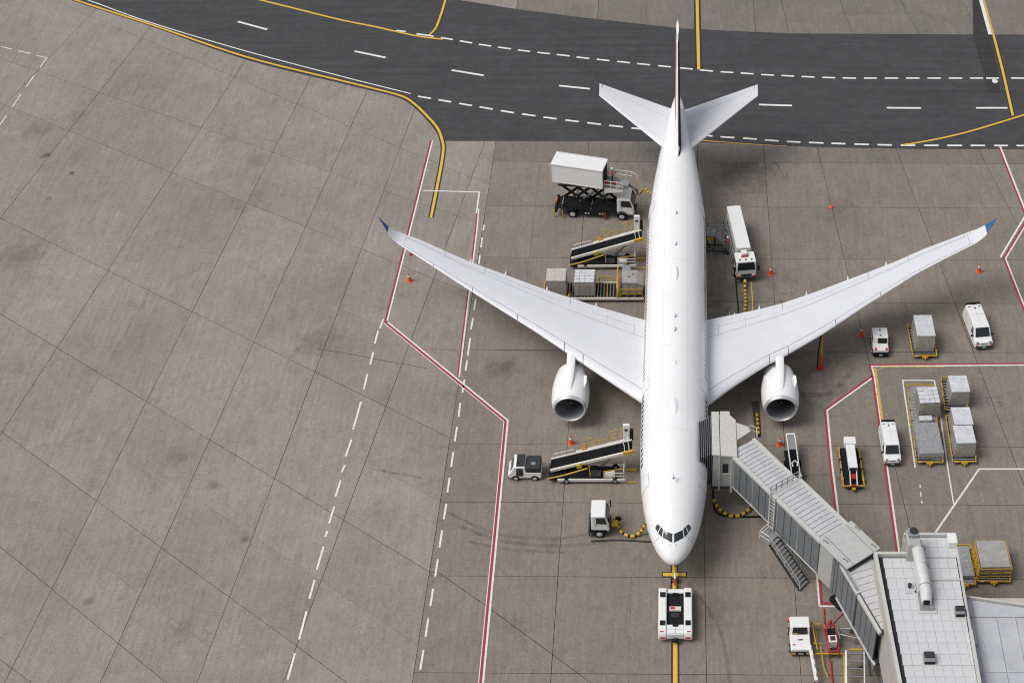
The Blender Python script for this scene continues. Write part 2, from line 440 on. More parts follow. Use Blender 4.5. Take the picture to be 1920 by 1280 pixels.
def slabs(cells, m, keep=None, gap=0.022, big_=70):
    todo = []
    for c in cells:
        if keep and not keep(c): continue
        p = inset(c, gap * random.uniform(0.7, 1.2))
        if len(p) > 2: todo += halves(p, big_)
    for p in todo:
        if len(p) < 3: continue
        cx = sum(q.x for q in p) / len(p); cy = sum(q.y for q in p) / len(p)
        mb = MB(); mb.prism([(q.x - cx, q.y - cy) for q in p], lambda a, b: Vector((a, b, 0)), lambda a, b: Vector((a, b, -0.05)))
        mb.build('concrete_slab', m, apron, loc=(cx, cy, 0))
def lines(lst):
    o = []
    for a, b in lst:
        p, q = V2(G(*a)), V2(G(*b)); o.append((p, (q - p).normalized()))
    return o
# boundary between the skewed left field and the square stand field
bl = V2(G(860, 717)); bd = (V2(G(773, 1280)) - bl).normalized()
def big(x0, x1, y0, y1): return [Vector((x0, y0)), Vector((x1, y0)), Vector((x1, y1)), Vector((x0, y1))]
left, right = split(big(-105, 62, 22, 190), bl, bd)
if sum(p.x for p in left) / len(left) > sum(p.x for p in right) / len(right): left, right = right, left
A = [((280, 53), (0, 410)), ((462, 110), (197, 502)), ((197, 502), (15, 1280)), ((583, 143), (355, 580)), ((218, 854), (97, 1104)),
     ((685, 177), (463, 634)), ((690, 427), (522, 854))]
A = [((177, 20), (123, 77)), ((280, 53), (0, 410)), ((462, 110), (107, 652)), ((583, 143), (97, 1104)), ((685, 177), (222, 1204)), ((745, 290), (432, 1114)), ((900, 290), (560, 1200))]
B = [((180, 35), (640, 230)), ((60, 130), (640, 330)), ((123, 243), (672, 465)), ((0, 330), (640, 590)), ((83, 449), (673, 737)), ((107, 652), (457, 854)), ((457, 854), (805, 1071)),
     ((0, 810), (297, 1017)), ((297, 1017), (640, 1271)), ((0, 1024), (313, 1280)), ((0, 1235), (60, 1280))]
B = [((180, 35), (640, 230)), ((60, 130), (640, 330)), ((123, 243), (672, 465)), ((83, 449), (673, 737)), ((107, 652), (805, 1071)),
     ((65, 854), (640, 1271)), ((0, 1024), (313, 1280)), ((0, 1235), (60, 1280))]
cells = [left]
for a, d in lines(A): cells = cut(cells, a, d)
for a, d in lines(B): cells = cut(cells, a, d)
slabs(cells, CON_L, None, 0.018)
cells = [right]
for x in (-29.0, -9.95, 2.4, 9.9, 19.2, 29.9, 41.0, 52.0):
    cells = cut(cells, Vector((x, 100)), Vector((0.0 if abs(x) < 12 else -0.004 * x, 1)).normalized())
for y in (32.0, 40.0, 48.0, 55.5, 63.0, 71.4, 81.1, 89.3, 96.3, 108.8, 116.0, 122.8, 131.5, 139.5, 166.0, 176):
    cells = cut(cells, Vector((0, y)), Vector((1, -0.008)).normalized())
def mid_y(c): return sum(p.y for p in c) / len(c)
slabs([c for c in cells if mid_y(c) < 150], CON_C, None, 0.020)
slabs([c for c in cells if mid_y(c) >= 150], CON_T, None, 0.018)

# ------------------------------------------------------------------ taxi road and painted markings
ASPH = asphalt('asphalt', (0.057, 0.057, 0.060))
ASPH2 = asphalt('asphalt_patch', (0.040, 0.040, 0.041))
PW = paint_mat('paint_white', (0.74, 0.74, 0.72), 0.45)
PWA = paint_mat('paint_white_road', (0.76, 0.76, 0.75), 0.5, (0.05, 0.05, 0.05))
PY = paint_mat('paint_yellow', (0.72, 0.43, 0.05), 0.35)
PYA = paint_mat('paint_yellow_worn', (0.62, 0.38, 0.08), 0.8)
PR = paint_mat('paint_red', (0.34, 0.030, 0.042), 0.45)
PK = paint_mat('paint_black', (0.022, 0.022, 0.024), 0.3)

def sheet(name, poly, z, m, parent=None, th=0.003):
    mb = MB(); mb.prism([(p[0], p[1]) for p in poly], lambda a, b: Vector((a, b, z)), lambda a, b: Vector((a, b, z - th)))
    o = mb.build(name, m, parent)
    if not parent: structure(o)
    return o
def smooth(pts, n=6):
    out = []
    for i in range(len(pts) - 1):
        p0 = pts[max(i - 1, 0)]; p1 = pts[i]; p2 = pts[i + 1]; p3 = pts[min(i + 2, len(pts) - 1)]
        for k in range(n):
            t = k / n
            out.append(0.5 * ((2 * p1) + (p2 - p0) * t + (2 * p0 - 5 * p1 + 4 * p2 - p3) * t * t + (3 * p1 - p0 - 3 * p2 + p3) * t ** 3))
    out.append(pts[-1]); return out
def ribbon(name, pts, wd, z, m, off=0.0, curve=False, parent=None, w1=None):
    P_ = [V2(p) if len(p) == 3 else Vector(p) for p in pts]
    if curve: P_ = smooth(P_)
    l, r = [], []
    n = len(P_)
    for i, p in enumerate(P_):
        a = P_[max(i - 1, 0)]; b = P_[min(i + 1, n - 1)]
        if 0 < i < n - 1:
            d1 = (p - a).normalized(); d2 = (b - p).normalized()
            t = (d1 + d2).normalized(); k = 1 / max(t.dot(d1), 0.5)
        else: t = (b - a).normalized(); k = 1
        nn = Vector((-t.y, t.x)) * k
        ww = wd if w1 is None else wd + (w1 - wd) * i / (n - 1)
        l.append(p + nn * (off + ww / 2)); r.append(p + nn * (off - ww / 2))
    vs = [Vector((q.x, q.y, zz)) for zz in (z, z - 0.003) for q in l + r]
    N2 = 2 * n; fs = []
    for i in range(n - 1):
        fs += [(i, n + i, n + i + 1, i + 1), (N2 + i, N2 + i + 1, N2 + n + i + 1, N2 + n + i), (i, i + 1, N2 + i + 1, N2 + i), (n + i, N2 + n + i, N2 + n + i + 1, n + i + 1)]
    fs += [(0, N2, N2 + n, n), (n - 1, 2 * n - 1, N2 + 2 * n - 1, N2 + n - 1)]
    mb = MB(); mb.add(vs, fs)
    o = mb.build(name, m, parent)
    if not parent: structure(o)
    return o
def GP(*pts): return [G(*p) for p in pts]

edge_low = smooth([V2(G(*p)) for p in [(-330, -157), (-60, -65), (130, -1), (276, 47), (456, 111), (636, 156), (690, 169), (748, 184), (773, 199), (795, 220), (814, 242), (823, 258), (827, 264.5)]], 5)
road = edge_low + [V2(G(*p)) for p in [(1000, 265), (1240, 265.5), (1315, 267), (1540, 276.5), (1717, 279.5), (1925, 280), (2600, 282), (2600, 66), (1925, 65.5), (1478, 63), (1280, 54), (1200, 45), (1090, 33), (966, 17), (857, 0), (700, -26), (420, -75), (100, -170)]]
mb = MB()
bmr = bmesh.new(); vs_ = [bmr.verts.new((p.x, p.y, 0.004)) for p in road]; bmr.faces.new(vs_); bmesh.ops.triangulate(bmr, faces=bmr.faces)
bmesh.ops.solidify(bmr, geom=list(bmr.faces), thickness=0.003)
me = bpy.data.meshes.new('taxi_road'); bmr.to_mesh(me); bmr.free(); me.materials.append(ASPH)
taxi = bpy.data.objects.new('taxi_road', me); COL.objects.link(taxi); structure(taxi)
for i, (a, b) in enumerate([((388, 0), (367, 62)), ((668, 0), (620, 135)), ((845, 70), (815, 240)), ((1110, 130), (1108, 170)), ((1480, 64), (1490, 110))]):
    ribbon('road_joint', GP(a, b), 0.03, 0.0085, PK)
strip = sheet('asphalt_patch', [V2(G(*p)) for p in [(1823, -2), (1843, -2), (1858, 67), (1877, 175), (1853, 175), (1825, 67)]], 0.0095, ASPH2)

Z1, Z2, Z3 = 0.0135, 0.018, 0.0225
# yellow centre lines with black borders
yl = GP((-330, -161), (-60, -69), (137, -1), (280, 45.5), (460, 106.5), (640, 151.5), (693, 164.5), (752, 180), (777, 195), (800, 217), (820, 240), (829, 263), (831, 284), (823, 333), (808, 408))
ribbon('black_line_border', yl, 0.62, Z1, PK, curve=True)
ribbon('yellow_guide_line', yl, 0.30, Z2, PY, curve=True)
ribbon('white_edge_line', GP((-60, -77), (160, -1), (280, 42), (460, 96), (640, 143.5), (693, 157), (770, 176)), 0.16, Z2, PWA, curve=True)
ribbon('yellow_guide_line', GP((300, -45), (482, -1), (547, 15), (640, 38), (693, 48.5), (780, 67.5), (830, 74)), 0.29, Z2, PY, curve=True)
yb = GP((846, -40), (835, 0), (827, 27), (817, 53), (805, 66))
ribbon('black_line_border', yb, 0.55, Z1, PK, curve=True); ribbon('yellow_guide_line', yb, 0.28, Z2 + .001, PY, curve=True)
yv = GP((1306.5, -30), (1307, 0), (1310, 131))
ribbon('black_line_border', yv, 0.85, Z1, PK); ribbon('yellow_guide_line', yv, 0.38, Z2, PY)
ribbon('worn_white_band', GP((1841, -3), (1859.5, 65)), 0.55, Z1, PW, off=-0.15)
ribbon('yellow_guide_line', GP((1838, -20), (1844, 0), (1863, 67)), 0.30, Z3, PYA)
yr = GP((1863, 67), (1880, 133), (1899, 217))
ribbon('black_line_border', yr, 0.55, Z1, PK); ribbon('yellow_guide_line', yr, 0.30, Z3, PY)
yc = GP((1693, 272), (1747, 263), (1813, 248), (1897, 223), (1930, 212), (2000, 186))
ribbon('black_line_border', yc, 0.5, Z1, PK, curve=True); ribbon('yellow_guide_line', yc, 0.26, Z3 + .001, PY, curve=True)
ribbon('yellow_guide_line', GP((1290, 261), (1316, 263.5), (1400, 270), (1475, 274)), 0.22, Z2, PY, curve=True, w1=0.06)
# stand centre line and stop bar
cl = GP((1266, 1330), (1266, 1204))
ribbon('black_line_border', cl, 0.66, Z1, PK); ribbon('yellow_centre_line', cl, 0.36, Z2, PY)
cl = GP((1264.5, 1108), (1264.5, 1045))
ribbon('black_line_border', cl, 0.66, Z1, PK); ribbon('yellow_centre_line', cl, 0.34, Z2, PY)
ribbon('black_line_border', GP((1241, 1077), (1288, 1077)), 0.58, Z1 + .001, PK); ribbon('yellow_stop_bar', GP((1243, 1076.5), (1286, 1076.5)), 0.36, Z3, PY)
# red-white stand limits
def redwhite(pts, side, wr=0.20, ww=0.16, double=0.0):
    p = GP(*pts)
    ribbon('red_limit_line', p, wr, Z2, PR)
    ribbon('white_limit_line', p, ww, Z1, PW, off=side * (wr + ww) / 2)
    if double: ribbon('white_limit_line', p, double, Z1 + .001, PW, off=-side * (wr + double) / 2)
redwhite([(808, 264), (767, 427), (722, 604)], 1)
redwhite([(722, 604), (948, 789), (896, 1330)], 1, 0.23, 0.17, 0.07)
ribbon('white_edge_line', GP((719, 598), (712, 616)), 0.16, Z1, PW)
ribbon('white_edge_line', GP((793, 357.5), (899, 360.5), (893, 400)), 0.16, Z2 + .001, PW)
redwhite([(895, 392), (892, 427), (858, 707)], 1, 0.15, 0.15)
redwhite([(1872, 275), (1932, 428)], 1, 0.2, 0.2)
redwhite([(1950, 372), (1882, 484), (1926, 596)], 1, 0.2, 0.16)
ribbon('white_limit_line', GP((1942, 372), (1876, 482)), 0.2, Z1, PW)
redwhite([(2000, 681), (1630, 684), (1636, 706), (1684, 1050)], 1, 0.21, 0.17)
redwhite([(1635, 705), (1547, 768), (1556, 868), (1568, 965)], 1, 0.21, 0.17)
ribbon('yellow_bay_line', GP((1648, 687.5), (1770, 687.5)), 0.13, Z3, PYA)
ribbon('yellow_bay_line', GP((1641, 690), (1648, 745), (1657, 805)), 0.26, Z3, PYA)
ribbon('yellow_bay_line', GP((1645, 694), (1660, 687)), 0.10, Z2, PYA)
ribbon('white_bay_line', GP((1716, 876), (1692.5, 713), (1752, 713)), 0.14, Z2, PW)
ribbon('white_bay_line', GP((1752, 713), (1762, 770), (1776, 870), (1788, 944)), 0.12, Z2, PW)
ribbon('white_bay_line', GP((2000, 879), (1836, 879), (1740, 1018)), 0.17, Z2, PW)
ribbon('red_limit_line', GP((1535, 1078), (1540, 1131), (1590, 1132)), 0.3, Z2, PR)
ribbon('white_limit_line', GP((1531.5, 1076), (1536.5, 1135.5), (1590, 1136.5)), 0.16, Z2 + .001, PW)
# dashed lines
def dashed(name, segs, wd, m, z=Z2):
    e = bpy.data.objects.new(name, None); COL.objects.link(e); e['kind'] = 'structure'
    for a, b in segs: ribbon('dash', GP(a, b), wd, z, m, parent=e)
    return e
def row(xs, pts):
    def y(x):
        for (x0, y0), (x1, y1) in zip(pts[:-1], pts[1:]):
            if x0 <= x <= x1: return y0 + (y1 - y0) * (x - x0) / (x1 - x0)
        return pts[-1][1]
    return [((a, y(a)), (b, y(b))) for a, b in xs]
low = [(784, 181), (834, 189.5), (873, 196.5), (912, 203), (952, 210.3), (992, 216), (1031, 221.7), (1073, 227), (1115, 232.3), (1155, 237), (1200, 242), (1320, 254), (1364, 258), (1406, 260), (1447, 264), (1488, 266.5), (1530, 268), (1572, 269.5), (1615, 271), (1658, 272), (1702, 272.8), (1747, 273), (1920, 273.5)]
dashed('dashed_edge_line', row([(784, 808), (822, 846), (861, 885), (899, 924), (939, 964), (979, 1004), (1019, 1044), (1060, 1085), (1101, 1127), (1142, 1168), (1184, 1210), (1240, 1266), (1283, 1309), (1310, 1336), (1351, 1377), (1393, 1419), (1434, 1460), (1475, 1501), (1517, 1544), (1559, 1585), (1602, 1629), (1645, 1672), (1689, 1716), (1733, 1760), (1776, 1804), (1820, 1847), (1864, 1890), (1906, 1932)], low), 0.30, PWA, Z2)
up = [(743, 57.5), (761, 60), (781, 64), (813, 68.5), (838, 73), (873, 79), (909, 85.5), (946, 90.5), (983, 96), (1019, 100), (1056, 104), (1093, 109), (1131, 113), (1169, 117), (1207, 121), (1247, 125), (1288, 129), (1325, 133), (1363, 136), (1400, 138), (1437, 141), (1474, 142.5), (1513, 144.5), (1553, 146), (1593, 147), (1920, 147)]
dashed('dashed_edge_line', row([(743, 761), (781, 813), (827, 849), (862, 885), (898, 921), (934, 958), (971, 994), (1008, 1031), (1044, 1068), (1081, 1105), (1119, 1143), (1157, 1181), (1195, 1219), (1234, 1258), (1275, 1299), (1313, 1337), (1351, 1375), (1389, 1413), (1427, 1451), (1465, 1489), (1503, 1527), (1542, 1566), (1580, 1605), (1620, 1644), (1659, 1684), (1699, 1724), (1739, 1764), (1779, 1804), (1819, 1843), (1849, 1873), (1896, 1920)], up), 0.30, PWA, Z2)
dashed('dashed_road_centre', [((446, 41), (501, 56)), ((665, 96.5), (723, 108.5)), ((847, 132), (907, 142)), ((1048, 161), (1106, 167)), ((1423, 196.5), (1485, 198.5)), ((1663, 202.5), (1727, 203)), ((1830, 202.7), (1889, 202.7))], 0.33, PWA)
dashed('dashed_lane_line', [((709, 620), (703, 644)), ((700, 660), (694, 684)), ((689, 701), (682, 730)), ((677, 753), (662, 805)), ((659, 824), (648, 856)), ((647, 871), (641, 885)), ((639, 900), (629, 931)), ((627, 949), (617, 981)), ((614, 995), (610, 1006)), ((607, 1024), (594, 1067)), ((590, 1087), (580, 1122)), ((575, 1145), (561, 1198)), ((553, 1224), (539.5, 1273))], 0.18, PW)
dashed('dashed_lane_line', [((908, 422), (906, 432)), ((904, 446), (902, 464)), ((900, 479), (898, 495)), ((895, 530), (893, 545)), ((892, 561), (889, 581)), ((887, 596), (883, 618)), ((882, 634), (877, 667)), ((876, 675), (873, 695)), ((871, 711), (867, 736)), ((863, 755), (860, 781)), ((857, 800), (853, 827)), ((850, 847), (846, 875)), ((843, 895), (839, 923)), ((837, 944), (832, 973)), ((829, 994), (824, 1026)), ((821, 1048), (816, 1080)), ((812, 1103), (807, 1135)), ((803, 1159), (798, 1193)), ((794, 1218), (788, 1255)), ((783, 1283), (778, 1320))], 0.17, PW)
dashed('dashed_corner_line', [((2, 88), (23, 93)), ((34, 96), (58, 101)), ((69, 104.5), (88, 109)), ((89, 108), (75, 127)), ((64, 142), (49, 164)), ((39, 178), (23, 201)), ((13, 217), (-2, 237))], 0.14, PW)
dashed('dashed_bay_line', [((1725, 908), (1725.5, 914)), ((1726, 921), (1727, 931)), ((1728, 938), (1729, 944))], 0.1, PW)
sheet('paint_spill', [V2(G(*p)) for p in [(1860, 150), (1864, 148.5), (1869, 150), (1872, 154), (1866, 157), (1861, 155)]], Z3, PW)
sheet('repair_patch', [V2(G(*p)) for p in [(1409, 752), (1424, 752), (1428, 818), (1416, 820)]], 0.004, P('tar_patch', (0.06, 0.056, 0.05), 0.8, var=0.3))
# thin tyre scuffs swept across the stand
def scuff_mat():
    m, t, b = new_mat('tyre_scuff'); N, L = t.nodes, t.links
    geo = N.new('ShaderNodeNewGeometry'); n = N.new('ShaderNodeTexNoise'); n.inputs['Scale'].default_value = 0.9; n.inputs['Detail'].default_value = 9; n.inputs['Roughness'].default_value = 0.8
    L.new(geo.outputs['Position'], n.inputs['Vector'])
    r = N.new('ShaderNodeMapRange'); r.inputs['From Min'].default_value = 0.38; r.inputs['From Max'].default_value = 0.75; r.inputs['To Max'].default_value = 0.20
    L.new(n.outputs['Fac'], r.inputs['Value']); L.new(r.outputs[0], b.inputs['Alpha'])
    b.inputs['Base Color'].default_value = (0.03, 0.03, 0.032, 1); b.inputs['Roughness'].default_value = 0.8
    return m
for pts in ([(806, 1071), (823, 1073), (913, 1136), (1030, 1222), (1108, 1279), (1180, 1335)], [(597, 654), (660, 664), (720, 676), (800, 690)], [(930, 656), (1060, 657)], [(1450, 300), (1470, 330)]):
    ribbon('expansion_joint', GP(*pts), 0.05, 0.0048, SEALANT)
ribbon('red_limit_line', GP((793, 654.5), (857, 655.5)), 0.06, Z1, PR); ribbon('red_limit_line', GP((1744, 650), (1746, 690)), 0.04, Z1, PR)
SC = scuff_mat()
for i, pts in enumerate([[(840, 960), (930, 1000), (1040, 1010), (1110, 998)], [(860, 985), (950, 1015), (1070, 1022), (1150, 1010)], [(880, 1015), (960, 1030), (1060, 1036)],
                         [(1130, 610), (1180, 640), (1200, 700)], [(700, 880), (760, 890), (790, 895)], [(1320, 850), (1400, 930), (1520, 960)], [(1480, 900), (1540, 890), (1600, 905)],
                         [(1290, 1090), (1350, 1180), (1370, 1290)], [(1340, 480), (1380, 470), (1420, 478)],
                         [(1500, 740), (1560, 735), (1600, 690)]]):
    ribbon('tyre_mark', GP(*pts), random.uniform(0.25, 0.6), 0.0055 + i * 0.0004, SC, curve=True)

# ------------------------------------------------------------------ airliner
AY0, ALEN = 79.55, 63.3
air = thing('airliner', 'white twin engine airliner parked nose towards the towing tractor', 'airliner', (0, AY0, 0))
def xc(d): return -0.25 + 0.42 * d / ALEN
FT = [  # d, half width, centre z, rise above centre, drop below centre
    (0, 0.02, 3.75, 0.02, 0.02), (0.12, 0.42, 3.75, 0.36, 0.36), (0.35, 0.72, 3.76, 0.62, 0.62), (0.8, 1.10, 3.80, 0.95, 0.95), (1.5, 1.50, 3.88, 1.35, 1.30), (2.4, 1.86, 3.98, 1.85, 1.62),
    (3.4, 2.16, 4.10, 2.32, 1.92), (4.6, 2.42, 4.25, 2.62, 2.22), (6.2, 2.66, 4.42, 2.80, 2.52), (8.2, 2.84, 4.55, 2.93, 2.80), (11, 2.95, 4.6, 3.02, 2.98),
    (14, 2.97, 4.6, 3.04, 3.02), (40, 2.97, 4.6, 3.04, 3.02), (43.5, 2.90, 4.65, 2.99, 2.9), (47, 2.68, 4.84, 2.80, 2.55), (51, 2.24, 5.15, 2.46, 2.08), (55, 1.70, 5.55, 1.98, 1.55), (59, 1.10, 5.98, 1.38, 1.0), (62, 0.60, 6.3, 0.80, 0.55), (63.1, 0.32, 6.4, 0.42, 0.32), (63.3, 0.05, 6.4, 0.05, 0.05)]
def ft(d):
    n = len(FT)
    for i in range(n - 1):
        if d <= FT[i + 1][0]: break
    a, b = FT[i], FT[i + 1]; h = b[0] - a[0]; t = max(0, min(1, (d - a[0]) / h))
    res = []
    for k in range(1, 5):
        def slope(j):
            if j == 0: return (FT[1][k] - FT[0][k]) / (FT[1][0] - FT[0][0])
            if j == n - 1: return (FT[j][k] - FT[j - 1][k]) / (FT[j][0] - FT[j - 1][0])
            s0 = (FT[j][k] - FT[j - 1][k]) / (FT[j][0] - FT[j - 1][0]); s1 = (FT[j + 1][k] - FT[j][k]) / (FT[j + 1][0] - FT[j][0])
            return 0 if s0 * s1 <= 0 else 2 * s0 * s1 / (s0 + s1)
        m0, m1 = slope(i) * h, slope(i + 1) * h
        res.append((2 * t ** 3 - 3 * t * t + 1) * a[k] + (t ** 3 - 2 * t * t + t) * m0 + (-2 * t ** 3 + 3 * t * t) * b[k] + (t ** 3 - t * t) * m1)
    return res
def fp(d, phi, off=0.0):
    """point on the fuselage skin: phi from the crown, positive to +x"""
    rw, zc, ru, rd = ft(d); cs, sn = math.cos(phi), math.sin(phi)
    rv = ru if cs >= 0 else rd
    nrm = Vector((sn / max(rw, .05), 0, cs / max(rv, .05))).normalized()
    return Vector((xc(d) + rw * sn, d, zc + rv * cs)) + nrm * off
stn = [0, .03, .08, .16, .28, .45, .7, 1, 1.35, 1.8, 2.3, 2.9, 3.5, 4.2, 5, 6, 7, 8.2, 9.5, 11, 12.5, 14] + [14 + 26 * k / 14 for k in range(1, 15)] + [40 + 23 * k / 24 for k in range(1, 25)] + [63.15, 63.3]
mb = MB(); NPH = 64
mb.loft([[fp(d, 2 * math.pi * k / NPH) for k in range(NPH)] for d in stn])
fus = mb.build('fuselage', WHITE, air, smooth=60)
bvh = BVHTree.FromPolygons([Vector(v) for v in mb.v], mb.f)
def skin(d0, d1, p0, p1, off, nd, npn, th=0.004):
    m = MB()
    def shell(o): return [[fp(d0 + (d1 - d0) * i / nd, p0 + (p1 - p0) * j / npn, o) for j in range(npn + 1)] for i in range(nd + 1)]
    A_, B_ = shell(off), shell(off - th - 0.02)
    rings = [A_[i] + list(reversed(B_[i])) for i in range(nd + 1)]
    m.loft(rings); return m
# doors: a seam plate round each door leaf
for d0 in (6.3, 17.5, 43.3, 52.5):
    for sg in (-1, 1):
        a0, a1 = (R(50), R(93)) if d0 < 50 else (R(62), R(108))
        skin(d0, d0 + 1.25, sg * a0, sg * a1, 0.010, 4, 8).build('door_seam', SEAM, air, smooth=40)
        skin(d0 + .05, d0 + 1.20, sg * (a0 + .018), sg * (a1 - .018), 0.016, 4, 8).build('door', WHITE, air, smooth=40)
LAP = P('lap_joint', (0.74, 0.74, 0.745), 0.6, var=0.1)
skin(1.72, 1.76, R(-110), R(110), 0.006, 1, 30).build('radome_seam', SEAM, air, smooth=40)
for d_ in (11.5, 22.0, 34.0, 46.5): skin(d_, d_ + .05, R(-95), R(95), 0.005, 1, 36).build('skin_joint', LAP, air, smooth=40)
for p_ in (-52, -22, 22, 52): skin(11.5, 52, R(p_) - .008, R(p_) + .008, 0.004, 40, 1).build('skin_joint', LAP, air, smooth=40)
# rows of cabin windows, too small to pick apart
for sg in (-1, 1):
    m = MB(); d = 9.0
    while d < 57:
        if not any(abs(d - q) < 0.9 for q in (18.1, 43.9, 53.1)):
            s_ = skin(d, d + 0.30, sg * R(67), sg * R(76.5), 0.012, 1, 1); m.add(s_.v, s_.f)
        d += 0.58
    stuff(m.build('window_row', GLASS, air))
# cockpit glazing laid on the nose
eye = Vector((0, -AY0, CAM_H))
def on_nose(px, py):
    u = (px - CX) / FPX; v = (py - CY) / FPX
    dr = Vector((u, _c - v * _s, -_s - v * _c)).normalized()
    h = bvh.ray_cast(eye, dr)
    return h[0], h[1]
def nose_pane(q, name='cockpit_window', m=COCKGL, off=0.02):
    n = 4; top, bot = [], []
    for i in range(n + 1):
        for j in range(n + 1):
            a, b = i / n, j / n
            x = (q[0][0] * (1 - a) + q[1][0] * a) * (1 - b) + (q[3][0] * (1 - a) + q[2][0] * a) * b
            y = (q[0][1] * (1 - a) + q[1][1] * a) * (1 - b) + (q[3][1] * (1 - a) + q[2][1] * a) * b
            h, nr = on_nose(x, y)
            if h is None: return
            if nr.dot(eye - h) < 0: nr = -nr
            top.append(h + nr * off); bot.append(h - nr * 0.02)
    k = n + 1; N_ = k * k; fs = []
    for i in range(n):
        for j in range(n):
            a = i * k + j
            fs += [(a, a + 1, a + k + 1, a + k), (N_ + a, N_ + a + k, N_ + a + k + 1, N_ + a + 1)]
    for i in range(n):
        fs += [(i, N_ + i, N_ + i + 1, i + 1), (n * k + i, n * k + i + 1, N_ + n * k + i + 1, N_ + n * k + i)]
        fs += [(i * k, (i + 1) * k, N_ + (i + 1) * k, N_ + i * k), (i * k + n, N_ + i * k + n, N_ + (i + 1) * k + n, (i + 1) * k + n)]
    mb = MB(); mb.add(top + bot, fs); mb.build(name, m, air, smooth=40)
wins = [[(1244.6, 993), (1260.4, 1000.5), (1260.4, 1017), (1243, 1007.5)], [(1239.6, 986.8), (1243.4, 991.8), (1240.9, 1005.8), (1234.3, 999.5)], [(1232.6, 982), (1238.4, 985.8), (1233.4, 997.6), (1228.6, 989)]]
for q in wins:
    nose_pane(q); nose_pane([(2 * 1262.2 - x, y) for x, y in q])
for q in ([(1255.5, 1020), (1257, 1020), (1257, 1022), (1255.5, 1022)], [(1267, 1020), (1268.5, 1020), (1268.5, 1022), (1267, 1022)]): nose_pane(q, 'probe', DARK)
# crown fittings
def crown(px, py, L_, W_, H_, name, m):
    p = G(px, py, 7.64); d = p.y - AY0
    mb = MB(); rings = []
    for i in range(9):
        t = i / 8; s_ = math.sin(math.pi * min(max(t, .02), .98)) ** 0.6
        rings.append([Vector((xc(d) + W_ / 2 * s_ * math.cos(a * math.pi / 4), d + L_ * (t - .5), 7.58 + (H_ * s_ * math.sin(a * math.pi / 4) if a <= 4 else -0.05))) for a in range(8)])
    mb.loft(rings); return mb.build(name, m, air, smooth=50)
crown(1268, 512, 2.4, 0.56, 0.22, 'satellite_dome', WHITE)
crown(1265.5, 760, 2.3, 0.74, 0.18, 'satellite_dome', WHITE)
crown(1267, 679, 0.9, 0.34, 0.14, 'antenna_fairing', WHITE)
for px, py in ((1269, 399), (1268.5, 457), (1267.5, 592), (1267, 617), (1263, 893)):
    p = G(px, py, 7.7); d = p.y - AY0
    mb = MB(); mb.prism([(-.16, 0), (.16, 0), (.20, .24), (.06, .24)], lambda a, b: Vector((xc(d) - .04, d + a, 7.6 + b)), lambda a, b: Vector((xc(d) + .04, d + a, 7.6 + b)))
    mb.build('blade_antenna', SEAM, air)
    mb = MB(); mb.lathe([(0.10, 0), (0.10, 0.03)], Matrix.Translation((xc(d), d - 0.1, 7.61)), 12); mb.build('antenna_base', DARK, air)
# belly fairing
mb = MB(); rings = []
for i in range(15):
    t = i / 14; k = math.sin(math.pi * min(max(t, .03), .97)) ** 0.45
    rings.append([Vector((xc(24) + 3.25 * k * math.cos(a * math.pi / 10), 14.5 + 20 * t, 3.3 + 2.0 * k * math.sin(a * math.pi / 10))) for a in range(20)])
mb.loft(rings); mb.build('belly_fairing', WINGW, air, smooth=50)

# wings measured along both edges
WING = {-1: dict(le=[(1202, 755), (1065, 663), (1002.5, 621), (877.5, 542.5), (784, 481.6), (743, 454), (729, 441), (719.5, 424), (706, 399.5)],
                 te=[(1205.6, 595.6), (1116.5, 571), (1023, 541), (946, 513), (877, 488), (793, 451), (752, 435.5), (724, 420), (705.3, 399)], a1=26.9),
        1: dict(le=[(1336.6, 753.5), (1372.5, 727), (1432, 688), (1472.5, 667.5), (1541, 628), (1622.5, 574), (1716, 515), (1779, 481.6), (1835, 452), (1848, 442), (1857, 429), (1873.6, 396.5)],
                te=[(1327, 596), (1375.6, 587), (1422.5, 577.5), (1463, 567.5), (1519, 549), (1600.6, 519), (1672.5, 492), (1732, 466), (1822.5, 431.6), (1842, 423.5), (1854, 418), (1873.3, 396)], a1=28.9)}
def wz(a, a1):
    z = 3.75 + 0.10 * (a - 3) + 0.0016 * (a - 3) ** 2
    if a > a1: z += 0.46 * (a - a1) ** 2
    return z
def interp(tab, x):
    if x <= tab[0][0]: a, b = tab[0], tab[1]
    elif x >= tab[-1][0]: a, b = tab[-2], tab[-1]
    else:
        for a, b in zip(tab[:-1], tab[1:]):
            if a[0] <= x <= b[0]: break
    return a[1] + (b[1] - a[1]) * (x - a[0]) / (b[0] - a[0])
